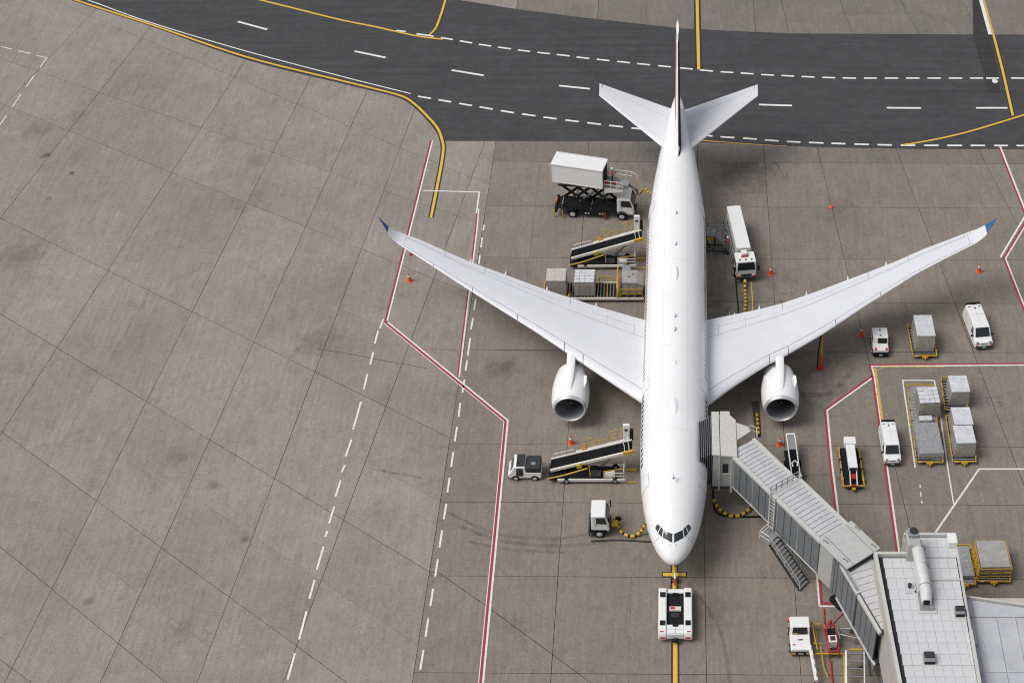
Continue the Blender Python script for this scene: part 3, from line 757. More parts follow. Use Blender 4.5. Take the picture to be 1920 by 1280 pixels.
def make_wing(sg):
    W = WING[sg]; a1 = W['a1']
    def edge(lst):
        t = []
        for px, py in lst:
            z = 5
            for _ in range(12):
                p = G(px, py, z); z = wz(abs(p.x), a1)
            t.append((abs(p.x), p.y - AY0))
        return sorted(t)
    le, te = edge(W['le']), edge(W['te'])
    tip = min(le[-1][0], te[-1][0])
    def pt(a, c, up):
        yl_, yt = interp(le, a), interp(te, a)
        ch = max(yt - yl_, 0.05)
        th = ch * (0.125 - 0.045 * min(1, (a - 3) / 24))
        prof = 1.48 * math.sqrt(max(c, 0)) - 0.63 * c - 1.758 * c * c + 1.4215 * c ** 3 - 0.5075 * c ** 4
        zz = wz(a, a1) + (th * prof * 1.05 if up else -th * prof * 0.8) - 0.02 * ch * c
        return Vector((sg * a, yl_ + ch * c, zz))
    def panel(name, a0, a2, c0, c1, m=WINGW, na=6, nc=8, gap=0.02, parent=None):
        a0 += gap; a2 -= gap; mb = MB(); rings = []
        for i in range(na + 1):
            a = a0 + (a2 - a0) * i / na; ch = max(interp(te, a) - interp(le, a), 0.3); g = gap / ch
            lo = c0 + (g if c0 > 0 else 0); hi = c1 - (g if c1 < 1 else 0)
            cs = [lo + (hi - lo) * (1 - math.cos(math.pi / 2 * j / nc) if c0 == 0 else j / nc) for j in range(nc + 1)]
            rings.append([pt(a, c, True) for c in cs] + [pt(a, c, False) + Vector((0, 0, -0.004)) for c in reversed(cs[(1 if c0 == 0 else 0):])])
        mb.loft(rings); return mb.build(name, m, parent or air, smooth=40)
    wing = panel('wing', 2.2, a1, 0.11, 0.735, WINGW, 26, 10, 0.0)
    sl_ = [2.6, 8.6, 10.4, 15, 19.5, 23.5, a1]
    for p, q in zip(sl_[:-1], sl_[1:]): panel('slat', p, q, 0, 0.11, WINGW, 6, 7, 0.03, wing)
    fl = [2.6, 10.2, 18.6, 22.6, a1 - 0.6]
    for nm, p, q in zip(('flap', 'flap', 'aileron', 'aileron'), fl[:-1], fl[1:]): panel(nm, p, q, 0.735, 1.0, WINGW, 8, 4, 0.03, wing)
    panel('wing_tip_edge', a1 - 0.6, a1, 0.735, 1.0, WINGW, 2, 4, 0.02, wing)
    def seam(a0, c0, a2, c2, wd=0.055, n=14):
        pts = [pt(a0 + (a2 - a0) * i / n, c0 + (c2 - c0) * i / n, True) + Vector((0, 0, .006)) for i in range(n + 1)]
        mb = MB(); rings = []
        t = (pts[-1] - pts[0]).normalized(); nn = Vector((-t.y, t.x, 0)).normalized() * wd / 2
        mb.loft([[p + nn, p - nn, p - nn - Vector((0, 0, .03)), p + nn - Vector((0, 0, .03))] for p in pts]); mb.build('panel_seam', SEAM, wing)
    seam(3.0, 0.737, a1 - .3, 0.737); seam(3.0, .112, a1 - .3, .112, .045)
    for a in (4.0, 6.6, 8.0, 10.2, 18.6, 22.6): seam(a, .74, a, .985 if a in (10.2, 18.6, 22.6) else .90, .045, 4)
    seam(4.0, .86, 8.0, .86, .045, 6); seam(4.8, .80, 7.6, .80, .04, 5); seam(10.6, .86, 18.4, .86, .04, 10); seam(18.8, .80, a1 - .5, .80, .04, 8)
    for a in (11.6, 13.3, 15.1, 16.9): seam(a, .78, a, .86, .04, 3)
    seam(a1 - .32, .05, a1 - .32, .95, .045, 6)
    # spoilers lie a little proud of the upper skin
    sp = [4.2, 6.6, 9.4, 11.2, 13.2, 15.2, 17.2, 18.5]
    for p, q in zip(sp[:-1], sp[1:]):
        mb = MB(); rings = []
        for i in range(4):
            a = p + 0.02 + (q - p - 0.04) * i / 3
            rings.append([pt(a, c, True) + Vector((0, 0, 0.018)) for c in (0.752, 0.80, 0.85)] + [pt(a, c, True) + Vector((0, 0, -0.03)) for c in (0.85, 0.80, 0.752)])
        mb.loft(rings); mb.build('spoiler', WINGW, wing)
    # winglet: white root, blue tip
    aw = a1 + (tip - a1) * 0.58
    wl = panel('winglet', a1, aw, 0, 1, WINGW, 8, 8, 0.0)
    panel('winglet_tip', aw, tip - 0.05, 0, 1, BLUEW, 8, 8, 0.0, wl)
    for a in ((7.75, 12.55, 16.65, 20.1) if sg < 0 else (5.6, 8.0, 12.6, 16.7, 20.5)):
        yt = interp(te, a); ch = yt - interp(le, a); z0 = pt(a, 1, False).z
        L_ = 3.6 if a > 6 else 2.2; mb = MB(); rings = []
        for i in range(11):
            t = i / 10; k = max(math.sin(math.pi * t) ** 0.7, 0.02) if t < 0.5 else max((1 - (2 * t - 1) ** 1.8), 0.02)
            rings.append([Vector((sg * a + 0.24 * k * math.cos(b * math.pi / 5), yt - L_ * 0.78 + L_ * t, z0 - 0.24 + 0.10 * t + 0.30 * k * math.sin(b * math.pi / 5))) for b in range(10)])
        mb.loft(rings); mb.build('flap_track_fairing', WINGW, wing, smooth=50)
    return pt
PT = {sg: make_wing(sg) for sg in (-1, 1)}

def make_engine(sg):
    ex = -9.72 if sg < 0 else 9.55
    c0 = Vector((ex, 98.25 - AY0, 2.55))
    M = Matrix.Translation(c0) @ Matrix.Rotation(R(-2.0), 4, 'X') @ RX.inverted()
    # RX.inverted maps local z to +y
    eng = bpy.data.objects.new('engine', None); COL.objects.link(eng); eng.parent = air
    mb = MB(); mb.lathe([(1.545, .30), (1.62, .55), (1.70, 1.0), (1.745, 1.7), (1.74, 2.5), (1.66, 3.4), (1.50, 4.3), (1.36, 4.85), (1.30, 4.85), (1.34, 4.2), (1.36, 3.0), (1.36, 1.6)], M, 48, False)
    nac = mb.build('nacelle', WHITE, eng, smooth=40)
    mb = MB(); mb.lathe([(1.545, .29), (1.52, .17), (1.47, .06), (1.42, 0.0), (1.37, 0.0), (1.33, .06), (1.31, .2), (1.32, .38)], M, 48, False)
    mb.build('inlet_lip', LIPM, eng, smooth=60)
    mb = MB(); mb.lathe([(1.318, .38), (1.35, .9), (1.36, 1.55)], M, 48, False)
    mb.build('inlet_duct', DUCTIN, eng, smooth=60)
    mb = MB(); mb.lathe([(1.36, 1.75), (0.3, 1.78)], M, 40, True); fan = mb.build('fan', BLACK, eng)
    m2 = MB()
    for k in range(22):
        a = k * 2 * math.pi / 22; rg = []
        for i in range(5):
            r = 0.32 + 1.02 * i / 4; tw = R(25 + 35 * i / 4); ca, sa = math.cos(a + 0.05 * i), math.sin(a + 0.05 * i)
            rad = Vector((ca, sa, 0)); tan = Vector((-sa, ca, 0)); ax = Vector((0, 0, 1))
            u = tan * math.sin(tw) + ax * math.cos(tw); wd = 0.16 + 0.05 * i; n_ = rad.cross(u)
            cpt = rad * r + ax * 1.52
            rg.append([M @ (cpt + u * wd / 2 + n_ * .012), M @ (cpt - u * wd / 2 + n_ * .012), M @ (cpt - u * wd / 2 - n_ * .012), M @ (cpt + u * wd / 2 - n_ * .012)])
        m2.loft(rg)
    m2.build('fan_blades', FAN, fan)['kind'] = 'stuff'
    mb = MB(); mb.lathe([(0.02, .95), (0.10, 1.0), (0.22, 1.2), (0.34, 1.52), (0.34, 1.7)], M, 24); sp = mb.build('spinner', DARK, eng, smooth=60)
    mb = MB(); mb.tube([M @ Vector((0.05 + .13 * t, 0.02 + .10 * math.sin(t * 4), .98 + .3 * t)) for t in (0, .25, .5, .75, 1)], .045, 6); mb.build('spinner_swirl', VWHITE, sp)
    mb = MB(); mb.lathe([(0.98, 4.2), (0.95, 4.9), (0.72, 5.9), (0.62, 6.1), (0.45, 6.1), (0.05, 6.9)], M, 32); mb.build('core_cowl', GREYM, eng, smooth=40)
    # pylon from the cowl crown back to the wing
    pt = PT[sg]; a = abs(ex); yl_ = pt(a, 0.02, True)
    mb = MB(); rings = []
    for (y, zt, zb, hw) in ((c0.y + 1.0, 4.22, 4.0, 0.12), (c0.y + 1.2, 4.33, 3.9, 0.22), (c0.y + 2.2, 4.50, 3.6, 0.30), (c0.y + 3.8, 4.62, 3.4, 0.37), (yl_.y - .1, 4.68, 3.4, 0.39), (yl_.y + .5, 4.70, 3.4, 0.38), (yl_.y + 1.5, 4.40, 3.4, 0.33), (yl_.y + 4.0, 4.1, 3.6, 0.1)):
        rings.append([Vector((ex - hw, y, zb)), Vector((ex - hw, y, zt - .08)), Vector((ex - hw * .6, y, zt)), Vector((ex + hw * .6, y, zt)), Vector((ex + hw, y, zt - .08)), Vector((ex + hw, y, zb))])
    mb.loft(rings); mb.build('pylon', WHITE, eng, smooth=35)
    for s2 in ((1, -1) if sg > 0 else (1,)):
        mb = MB(); ph = R(48) * s2 * (1)
        pts = []
        for (r, y) in ((1.74, 1.7), (2.02, 2.3), (1.98, 3.2), (1.66, 3.5)): pts.append(M @ Vector((r * math.sin(ph), -r * math.cos(ph) * -1 if False else r * math.cos(ph), y)))
        pts2 = []
        for p in pts:
            q = M.inverted() @ p; q.y = abs(q.y) * 1; pts2.append(q)
        up = (M.to_3x3().inverted() @ Vector((0, 0, 1)))
        sgn = 1 if up.y > 0 else -1
        mb.plate([M @ Vector((q.x, q.y * sgn, q.z)) for q in pts2], 0.025); mb.build('strake', WHITE, nac)
    return eng
for sg in (-1, 1): make_engine(sg)

# tailplanes
def tailplane(sg, rl, rt, tl, tt):
    P4 = {k: G(*v) - Vector((0, AY0, 0)) for k, v in dict(rl=rl, rt=rt, tl=tl, tt=tt).items()}
    def pt(s, c, up):
        l_ = P4['rl'].lerp(P4['tl'], s); t_ = P4['rt'].lerp(P4['tt'], s); p = l_.lerp(t_, c)
        ch = (t_ - l_).length; pr = 1.48 * math.sqrt(c) - 0.63 * c - 1.758 * c * c + 1.4215 * c ** 3 - 0.5075 * c ** 4
        return p + Vector((0, 0, (1 if up else -1) * ch * 0.09 * pr))
    def pan(name, s0, s1, c0, c1, parent):
        mb = MB(); rings = []
        for i in range(9):
            s = s0 + (s1 - s0) * i / 8; cs = [c0 + (c1 - c0) * ((1 - math.cos(math.pi / 2 * j / 6)) if c0 == 0 else j / 6) for j in range(7)]
            rings.append([pt(s, c, True) for c in cs] + [pt(s, c, False) + Vector((0, 0, -.004)) for c in reversed(cs[(1 if c0 == 0 else 0):])])
        mb.loft(rings); return mb.build(name, WINGW, parent, smooth=40)
    st = pan('tailplane', -0.12, 1.0, 0.125, 0.70, air)
    pan('leading_edge', -0.05, 1.0, 0, 0.12, st); pan('elevator', -0.08, 0.955, 0.708, 1.0, st); pan('tip_cap', 0.962, 1.0, 0.708, 1.0, st)
tailplane(-1, (1238, 273, 6.7), (1258, 204, 6.7), (1123.5, 179.5, 8.3), (1124, 156.5, 8.3))
tailplane(1, (1303.4, 273, 6.7), (1285, 206, 6.7), (1421, 180, 8.3), (1420.6, 158.5, 8.3))

# fin: side skins carry the livery
def fin_pt(s, c, side, off=0.0):
    """s height, c chord"""
    z = 7.0 + 10.0 * s
    yl_ = (50.6 + 8.5 * s) if s > 0.12 else (48.9 + 1.7 * (max(s, 0) / .12) ** 0.6 + 8.5 * s); yt = 59.7 + 2.85 * s
    ch = yt - yl_; pr = 1.48 * math.sqrt(c) - 0.63 * c - 1.758 * c * c + 1.4215 * c ** 3 - 0.5075 * c ** 4
    return Vector((xc(55) + 0.02 + side * (ch * 0.092 * pr * 0.86 + off), yl_ + ch * c, z))
def fin_panel(name, s0, s1, c0, c1, m, parent, off=0.0, sides=(1, -1)):
    mb = MB(); rings = []
    for i in range(13):
        s = s0 + (s1 - s0) * i / 12; cs = [c0 + (c1 - c0) * ((1 - math.cos(math.pi / 2 * j / 14)) if c0 < .1 else j / 14) for j in range(15)]
        if len(sides) == 2: rings.append([fin_pt(s, c, 1) for c in cs] + [fin_pt(s, c, -1) + Vector((-.003, 0, 0)) for c in reversed(cs[(1 if c0 == 0 else 0):])])
        else: rings.append([fin_pt(s, c, sides[0], off) for c in cs] + [fin_pt(s, c, sides[0], off - .02) for c in reversed(cs)])
    mb.loft(rings); return mb.build(name, m, parent, smooth=40)
fin = fin_panel('fin', -0.02, 1.0, 0, 0.72, WHITE, air)
fin_panel('rudder', 0.03, 0.97, 0.725, 1.0, WHITE, fin)
fin_panel('livery_band', 0.02, 0.94, 0.008, 0.70, NAVY, fin, 0.02, (1,))
fin_panel('livery_band', 0.30, 0.90, 0.05, 0.70, SALMON, fin, 0.02, (-1,))
# landing gear
_wc = {}
def wheel(parent, x, y, r, wd, rim=RIMW, z=None):
    k = (round(r, 3), round(wd, 3), rim.name)
    if k not in _wc:
        a = MB(); a.lathe([(r * .55, -wd / 2), (r * .9, -wd / 2), (r, -wd * .32), (r, wd * .32), (r * .9, wd / 2), (r * .55, wd / 2)], RX, 20)
        b = MB(); b.lathe([(r * .56, -wd / 2 - .008), (r * .5, -wd / 2 - .012), (r * .2, -wd / 2 + .02 - .03), (r * .18, -wd / 2 - .04), (r * .18, wd / 2 + .04), (r * .2, wd / 2 + .01), (r * .5, wd / 2 + .012), (r * .56, wd / 2 + .008)], RX, 16)
        _wc[k] = (a.mesh('wheel', RUBBER, 40), b.mesh('rim', rim, 40))
    o = bpy.data.objects.new('wheel', _wc[k][0]); COL.objects.link(o); o.parent = parent; o.location = (x, y, r if z is None else z)
    h = bpy.data.objects.new('rim', _wc[k][1]); COL.objects.link(h); h.parent = o
    return o
def gear(x, y, top, axles, half):
    g = bpy.data.objects.new('landing_gear', None); COL.objects.link(g); g.parent = air; g.location = (x, y, 0)
    mb = MB(); mb.tube([(0, 0, 0.7), (0, 0, top)], 0.16, 12); mb.tube([(0, 0, 1.2), (0, 1.6 if len(axles) > 1 else 1.0, top - .2)], 0.08, 8)
    mb.beam((0, axles[0], .66), (0, axles[-1] + .01, .66), .22, .2)
    for a in axles: mb.tube([(-half, a, .64), (half, a, .64)], .09, 8)
    mb.build('strut', GREYM, g, smooth=40)
    for a in axles:
        for s_ in (-1, 1):
            o = wheel(g, s_ * half, a, 0.64, 0.44); o.rotation_euler = (0, 0, R(90))
gear(-5.2, 29.5, 3.6, (-.95, .95), .55); gear(5.2, 29.5, 3.6, (-.95, .95), .55); gear(-.2, 5.6, 2.6, (0,), .32)

# ------------------------------------------------------------------ vehicle helpers (local +x is forward, z up)
def xz(mb, poly, y0, y1): return mb.prism(poly, lambda a, b: Vector((a, y0, b)), lambda a, b: Vector((a, y1, b)))
def boxo(name, x0, x1, y0, y1, z0, z1, m, parent, bevel=0.03, label=None):
    mb = MB(); mb.box(x0, x1, y0, y1, z0, z1); return mb.build(name, m, parent, bevel=bevel, label=label)
def pl(name, pts, m, parent, t=0.014): 
    mb = MB(); mb.plate(pts, t); return mb.build(name, m, parent)
def rail(mb, p, q, h, n, wd=0.06, mids=1):
    p, q = Vector(p), Vector(q)
    for i in range(n + 1):
        a = p.lerp(q, i / n); mb.beam(a, a + Vector((0, 0, h)), wd, wd)
    for k in range(mids + 1):
        z = Vector((0, 0, h * (1 - k / (mids + 1)))); mb.beam(p + z, q + z, wd, wd)
    return mb
def truck_cab(par, x0, x1, hw, z0, z1, slope=0.35, m=VWHITE, belt=0.48):
    """forward-control cab with glazing, mirrors, bumper and lamps"""
    mb = MB(); zb = z0 + (z1 - z0) * belt
    xz(mb, [(x0, z0), (x1, z0), (x1 + .02, zb), (x1 - slope, z1), (x0, z1)], -hw, hw)
    cab = mb.build('cab', m, par, bevel=0.07)
    g = .02
    pl('windscreen', [(x1 + .015 + g, -hw + .12, zb + .06), (x1 + .015 + g, hw - .12, zb + .06), (x1 - slope + .06 + g, hw - .2, z1 - .12), (x1 - slope + .06 + g, -hw + .2, z1 - .12)], GLASS, cab)
    for s_ in (-1, 1):
        y = s_ * (hw + .004)
        pl('side_window', [(x0 + .42, y, zb + .08), (x1 - .16, y, zb + .02), (x1 - slope - .02, y, z1 - .18), (x0 + .42, y, z1 - .18)], GLASS, cab)
        mb = MB(); mb.path([(x0 + .3, y, z0 + .1), (x0 + .3, y, z1 - .1)], .015).path([(x1 - .1, y, z0 + .1), (x1 - .1, y, zb)], .015); mb.build('door_seam', SEAM, cab)
        mb = MB(); mb.box(x0 + .36, x0 + .5, y - .03, y + .03, zb - .12, zb - .06); mb.build('door_handle', BLACK, cab)
        mb = MB(); mb.path([(x1 - .05, s_ * hw, z1 - .35), (x1 + .12, s_ * (hw + .2), z1 - .4)], .04); mb.box(x1 + .06, x1 + .16, s_ * (hw + .2) - .11, s_ * (hw + .2) + .11, zb - .02, z1 - .36); mb.build('mirror', BLACK, cab)
        mb = MB(); mb.box(x1 - .02, x1 + .06, s_ * (hw - .3) - .18, s_ * (hw - .3) + .18, z0 + .1, z0 + .28); mb.build('headlight', CREAM, cab)
    mb = MB(); mb.box(x1 - .1, x1 + .14, -hw, hw, z0 - .22, z0 + .06); mb.build('bumper', DARK, cab, bevel=.04)
    mb = MB(); mb.box(x1 + .021, x1 + .05, -hw * .55, hw * .55, z0 + .14, z0 + .4); mb.build('grille', DARK, cab)
    return cab

# catering truck with raised box
ct = thing('catering_truck', 'high lift truck with its white box raised on black scissor arms', 'truck', (-8.45, 130.45, 0), R(-5))
mb = MB(); mb.box(-4.35, 3.9, -.5, -.3, .75, 1.05).box(-4.35, 3.9, .3, .5, .75, 1.05).box(-4.4, 2.1, -1.0, 1.0, 1.05, 1.18).box(-4.45, -4.2, -1.15, 1.15, .6, 1.3).box(-1.6, .9, -1.1, -.6, .5, 1.0).box(-1.2, 1.6, .6, 1.1, .5, 1.0)
mb.build('chassis', BLACK, ct, bevel=.03)
for x in (-2.55, 2.75):
    for s_ in (-1, 1): wheel(ct, x, s_ * 1.0, 0.50, 0.36)
for x in (-2.55, 2.75):
    for s_ in (-1, 1):
        mb = MB(); mb.lathe([(0.62, -.2), (.66, -.2), (.66, .2), (.62, .2)], Matrix.Translation((x, s_ * 1.02, .52)) @ RX, 24, False)
        bm_ = [f for f in mb.f if sum(mb.v[i][2] for i in f) / len(f) > .55]; mb.f = bm_; mb.m = [0] * len(bm_); mb.build('mudguard', BLACK, ct)
truck_cab(ct, 2.25, 4.05, 1.08, .75, 2.75, .42)
for y in (-.85, .85):
    mb = MB()
    for (xa, xb) in ((-3.7, -.4), (-.7, 2.2)):
        mb.beam((xa, y, 1.25), (xb, y, 4.1), .12, .26).beam((xb, y + (.14 if y < 0 else -.14), 1.25), (xa, y + (.14 if y < 0 else -.14), 4.1), .12, .26)
    mb.beam((-3.9, y, 1.25), (2.3, y, 1.25), .14, .16).beam((-4.0, y, 4.1), (2.0, y, 4.1), .14, .18)
    mb.build('scissor_arms', BLACK, ct)
mb = MB()
for x in (-3.7, -2.05, -.55, .75, 2.2): mb.tube([(x, -.95, 1.25 if x != -2.05 and x != .75 else 2.68), (x, .95, 1.25 if x != -2.05 and x != .75 else 2.68)], .07, 8)
mb.tube([(-1.9, .2, 1.3), (.5, .2, 3.3)], .10, 8); mb.build('lift_cylinder', GREYM, ct)
bx = bpy.data.objects.new('van_body', None); COL.objects.link(bx); bx.parent = ct; bx.location = (-1.75, .25, 4.22); bx.rotation_euler = (0, 0, R(-8.5))
boxo('body_shell', -2.85, 2.78, -1.15, 1.15, 0, 2.2, VWHITE, bx, .03)
mb = MB()
for x in (-2.85, 2.78):
    for y in (-1.15, 1.15): mb.box(x - .05, x + .05, y - .05, y + .05, -.02, 2.24)
for y in (-1.15, 1.15):
    for z in (0.0, 2.2): mb.beam((-2.8, y, z), (2.74, y, z), .09, .09)
mb.build('body_frame', BRW, bx)
boxo('doorway', 2.79, 2.815, -.85, .75, .1, 2.0, BLACK, bx, 0)
boxo('floor_frame', -2.8, 2.75, -1.0, 1.0, -.14, -.03, BLACK, bx, 0)
mb = MB(); mb.box(2.85, 4.9, -.95, 1.05, -.1, .02); pf = mb.build('loading_platform', GREYM, bx)
mb = MB(); rail(mb, (4.9, -.9, 0), (2.95, -.95, 0), .95, 3, .05, 1); mb.build('platform_railing', CREAM, pf)
mb = MB(); rail(mb, (2.95, 1.05, 0), (5.4, 1.05, 0), 1.05, 4, .05, 1); mb.path([(5.4, 1.05, 1.05), (6.0, .9, .9), (6.0, .9, .3)], .05)
mb.build('platform_railing', CREAM, pf)
mb = MB(); mb.prism([(2.9, 0), (4.9, 0), (4.9, -.18), (2.9, -.62)], lambda a, b: Vector((a, -1.02, b)), lambda a, b: Vector((a, -.96, b))); mb.build('side_gusset', CREAM, pf)
boxo('control_box', 4.55, 5.45, -.75, .05, .05, .62, GREYM, pf, .05)
mb = MB(); mb.path([(5.4, -.2, .35), (5.9, -.3, .1), (6.5, -.5, -.05)], .08).path([(5.4, -.5, .35), (6.0, -.6, .1), (6.6, -.8, -.1)], .06); mb.build('hydraulic_line', DARK, pf)
for (x, y) in ((-4.5, -1.15), (-3.6, -1.25), (.95, -1.2)):
    mb = MB(); mb.box(x - .07, x + .07, y - .06, y + .06, .05, .95); mb.build('stabiliser_leg', YELLOW if x < 0 else REDP, ct)
mb = MB(); mb.box(-4.45, -4.3, -.4, .4, 1.3, 1.5); mb.build('warning_lamp', ORANGE, ct)
mb = MB()
for x in (-1.2, -.9, .3, .6): mb.box(x, x + .16, -1.125, -1.105, .62, .78)
mb.build('side_marker', CREAM, ct)

# people
def person(loc, rz, label, vest=HIVIS, hat=VWHITE, arm=0.2):
    t = thing('person', label, 'person', loc, rz)
    me = bpy.data.meshes.new('body')
    V = [(0, 0, .95), (0, 0, 1.2), (0, 0, 1.42), (0, .01, 1.52), (0, .02, 1.60), (0, .02, 1.74), (-.2, 0, 1.41), (-.27, arm, 1.15), (-.24, arm + .2, .98), (.2, 0, 1.41), (.27, arm, 1.15), (.24, arm + .2, .98),
         (-.1, 0, .9), (-.12, .03, .5), (-.13, 0, .08), (-.14, .16, .05), (.1, 0, .9), (.12, .05, .5), (.13, 0, .08), (.14, .16, .05)]
    E_ = [(0, 1), (1, 2), (2, 3), (3, 4), (4, 5), (2, 6), (6, 7), (7, 8), (2, 9), (9, 10), (10, 11), (0, 12), (12, 13), (13, 14), (14, 15), (0, 16), (16, 17), (17, 18), (18, 19)]
    rad = [.155, .15, .15, .06, .09, .085, .075, .05, .04, .075, .05, .04, .105, .075, .055, .05, .105, .075, .055, .05]
    me.from_pydata(V, E_, []); o = bpy.data.objects.new('body', me); COL.objects.link(o); o.parent = t
    sk = o.modifiers.new('skin', 'SKIN')
    for i, r in enumerate(rad): me.skin_vertices[0].data[i].radius = (r, r * .85)
    me.skin_vertices[0].data[0].use_root = True
    o.modifiers.new('sub', 'SUBSURF').render_levels = 1
    me.materials.append(CLOTH)
    mb = MB(); rings = []
    for z, rx, ry in ((.92, .21, .17), (1.1, .20, .16), (1.3, .215, .165), (1.42, .215, .15), (1.49, .12, .09)):
        rings.append([Vector((rx * math.cos(k * math.pi / 6), ry * math.sin(k * math.pi / 6), z)) for k in range(12)])
    mb.loft(rings); v = mb.build('vest', vest, t, smooth=50)
    mb = MB(); mb.lathe([(.222, 1.14), (.222, 1.19)], Matrix.Scale(.8, 4, (0, 1, 0)), 12, False); mb.build('reflective_band', CREAM, v)
    mb = MB(); mb.lathe([(.04, 1.52), (.085, 1.56), (.098, 1.64), (.095, 1.70), (.07, 1.76), (.02, 1.78)], Matrix.Translation((0, .02, 0)), 12); mb.box(-.015, .015, .1, .14, 1.62, 1.67); h = mb.build('head', SKIN, t, smooth=60)
    mb = MB(); mb.lathe([(.15, 1.70), (.125, 1.72), (.12, 1.78), (.08, 1.84), (.02, 1.86)], Matrix.Translation((0, .02, 0)), 14); mb.build('helmet', hat, h, smooth=60)
    return t
p = ct.matrix_basis @ bx.matrix_basis
person(p @ Vector((3.45, .25, .03)), R(-100), 'person in orange vest on the raised catering platform', HIVIS, P('mint_hat', (.5, .75, .68), .5))
for (x, y) in ((2.98, -.35), (3.8, -.30)):
    q = p @ Vector((x, y, .03)); mb = MB(); mb.lathe([(.17, 0), (.17, .38), (.12, .45), (.06, .46)], None, 12)
    tag(mb.build('red_canister', REDP, None, smooth=40, loc=q), 'small red canister standing on the raised platform ' + ('by the box doorway' if x < 3.2 else 'behind the grey control box'), 'canister', 'red canisters on the catering platform')

# ------------------------------------------------------------------ belt loaders
def belt_loader(loc, rz, label):
    t = thing('belt_loader', label, 'belt loader', loc, rz, 'belt loaders at the fuselage')
    # chassis
    mb = MB(); mb.box(-2.9, 3.1, -.95, -.80, .32, .62); mb.build('side_sill', CREAM, t, bevel=.03)
    mb = MB(); mb.box(-2.9, 3.1, .80, .95, .32, .62); mb.build('side_sill', CREAM, t, bevel=.03)
    mb = MB(); mb.box(-3.7, .6, -.8, .8, .35, .60).box(.6, 2.0, -.8, .8, .30, .42); mb.build('engine_deck', BLACK, t, bevel=.02)
    boxo('battery_cover', -.1, .95, -.65, .1, .6, .78, DARK, t)
    mb = MB(); mb.box(1.35, 2.2, -.75, -.05, .42, .86); mb.build('driver_seat', CREAM, t, bevel=.05)
    for x in (-2.1, 2.2):
        for s_ in (-1, 1): wheel(t, x, s_ * .82, .34, .26, GREYM)
    mb = MB(); rail(mb, (1.3, -.85, .62), (3.0, -.85, .62), .75, 2, .055, 1); rail(mb, (3.0, -.85, .62), (3.0, .8, .62), 1.0, 3, .055, 1)
    mb.build('driver_guard', CREAM, t)
    mb = MB(); mb.beam((1.2, -.7, .62), (1.2, -.7, 1.4), .07, .07).beam((1.2, .7, .62), (1.2, .7, 1.4), .07, .07).beam((1.2, -.7, 1.4), (3.0, -.3, 1.35), .07, .07); mb.build('guard_hoop', YELLOW, t)
    mb = MB(); mb.box(3.1, 4.1, -.85, -.74, .06, .14).box(3.1, 4.1, .55, .74, .06, .24); mb.build('ground_fork', YELLOW, t)
    # boom: low end at the rear, high end at the aircraft
    a, b = Vector((-3.55, .25, .85)), Vector((3.75, .25, 3.35))
    d = (b - a).normalized(); y0, y1 = -.42, .92
    mb = MB(); mb.beam(a + Vector((0, 0, 0)), b, y1 - y0 - .16, .12); belt = mb.build('belt', BELT, t)
    mb = MB()
    for k in range(1, 24):
        p = a.lerp(b, k / 24) + Vector((0, 0, .066)); mb.beam(p + Vector((0, -.52, 0)), p + Vector((0, .52, 0)), .03, .012, (d.z * -1, 0, d.x))
    stuff(mb.build('belt_cleats', BLACK, belt))
    for y, nm in ((y0 + .25 - .02, 0), (y1 + .25 - .27, 1)):
        yy = -.42 if nm == 0 else .92
        mb = MB(); mb.beam((a.x, yy, a.z + .02), (b.x, yy, b.z + .02), .16, .30); mb.build('boom_side', CREAM, t, bevel=.02)
    mb = MB(); mb.beam((b.x - .75, -.44, b.z - .22), (b.x + .12, -.44, b.z + .08), .22, .32); mb.build('boom_bumper', YELLOW, t)
    mb = MB(); mb.beam((a.x + 2.4, -.44, a.z + .9), (a.x + 2.8, -.44, a.z + 1.06), .2, .4); mb.beam((.0, -.6, .62), (-.05, -.6, 2.05), .09, .09); mb.build('lift_bracket', YELLOW, t)
    mb = MB(); mb.tube([(-3.8, -.85, .62), (-2.4, -.72, .92), (-.2, -.62, 1.75)], .06, 8); mb.build('diagonal_brace', YELLOW, t)
    mb = MB(); mb.tube([(-3.7, .95, .62), (-2.2, 1.0, .8), (.0, .6, .75)], .05, 8); mb.build('deck_edge_bar', YELLOW, t)
    mb = MB(); mb.tube([(.9, .3, .7), (2.6, .3, 2.6)], .11, 8); mb.build('lift_cylinder', STEEL, t)
    mb = MB(); mb.path([(-3.3, .95, 1.05), (-3.3, .95, 1.55), (-1.5, .95, 2.15), (-1.5, .95, 1.65)], .06); mb.build('boom_handrail', CREAM, t)
    # walkway rails on the far side
    def bp(x, y, h=0.0): return Vector((x, y, a.z + (x - a.x) * (b.z - a.z) / (b.x - a.x) + h))
    mb = MB(); mb.path([bp(-1.3, 1.1, .1), bp(3.1, 1.1, .1)], .14); mb.build('walkway_edge', CREAM, t)
    mb = MB()
    for x in (-1.1, -.3, .5, 1.3): mb.beam(bp(x, 1.15, .1), bp(x, 1.15, .75), .05, .05)
    mb.beam(bp(-1.1, 1.15, .75), bp(1.3, 1.15, .75), .05, .05).beam(bp(-1.1, 1.15, .42), bp(1.3, 1.15, .42), .05, .05)
    mb.path([bp(-.4, 1.2, .1), bp(-.4, 1.2, 1.3), bp(.15, 1.2, 1.25), bp(.8, 1.2, .5)], .06)
    mb.build('side_railing', YELLOW, t)
    mb = MB()
    for x in (1.7, 2.4, 3.0): mb.beam(bp(x, 1.2, .1), bp(x, 1.2, 1.5), .055, .055)
    for h in (.55, 1.05, 1.5): mb.beam(bp(1.7, 1.2, h), bp(3.2, 1.2, h), .055, .055)
    mb.build('head_railing', YELLOW, t)
    boxo('head_screen', 2.95, 3.55, 1.05, 1.30, 3.3, 5.15, VWHITE, t, .04)
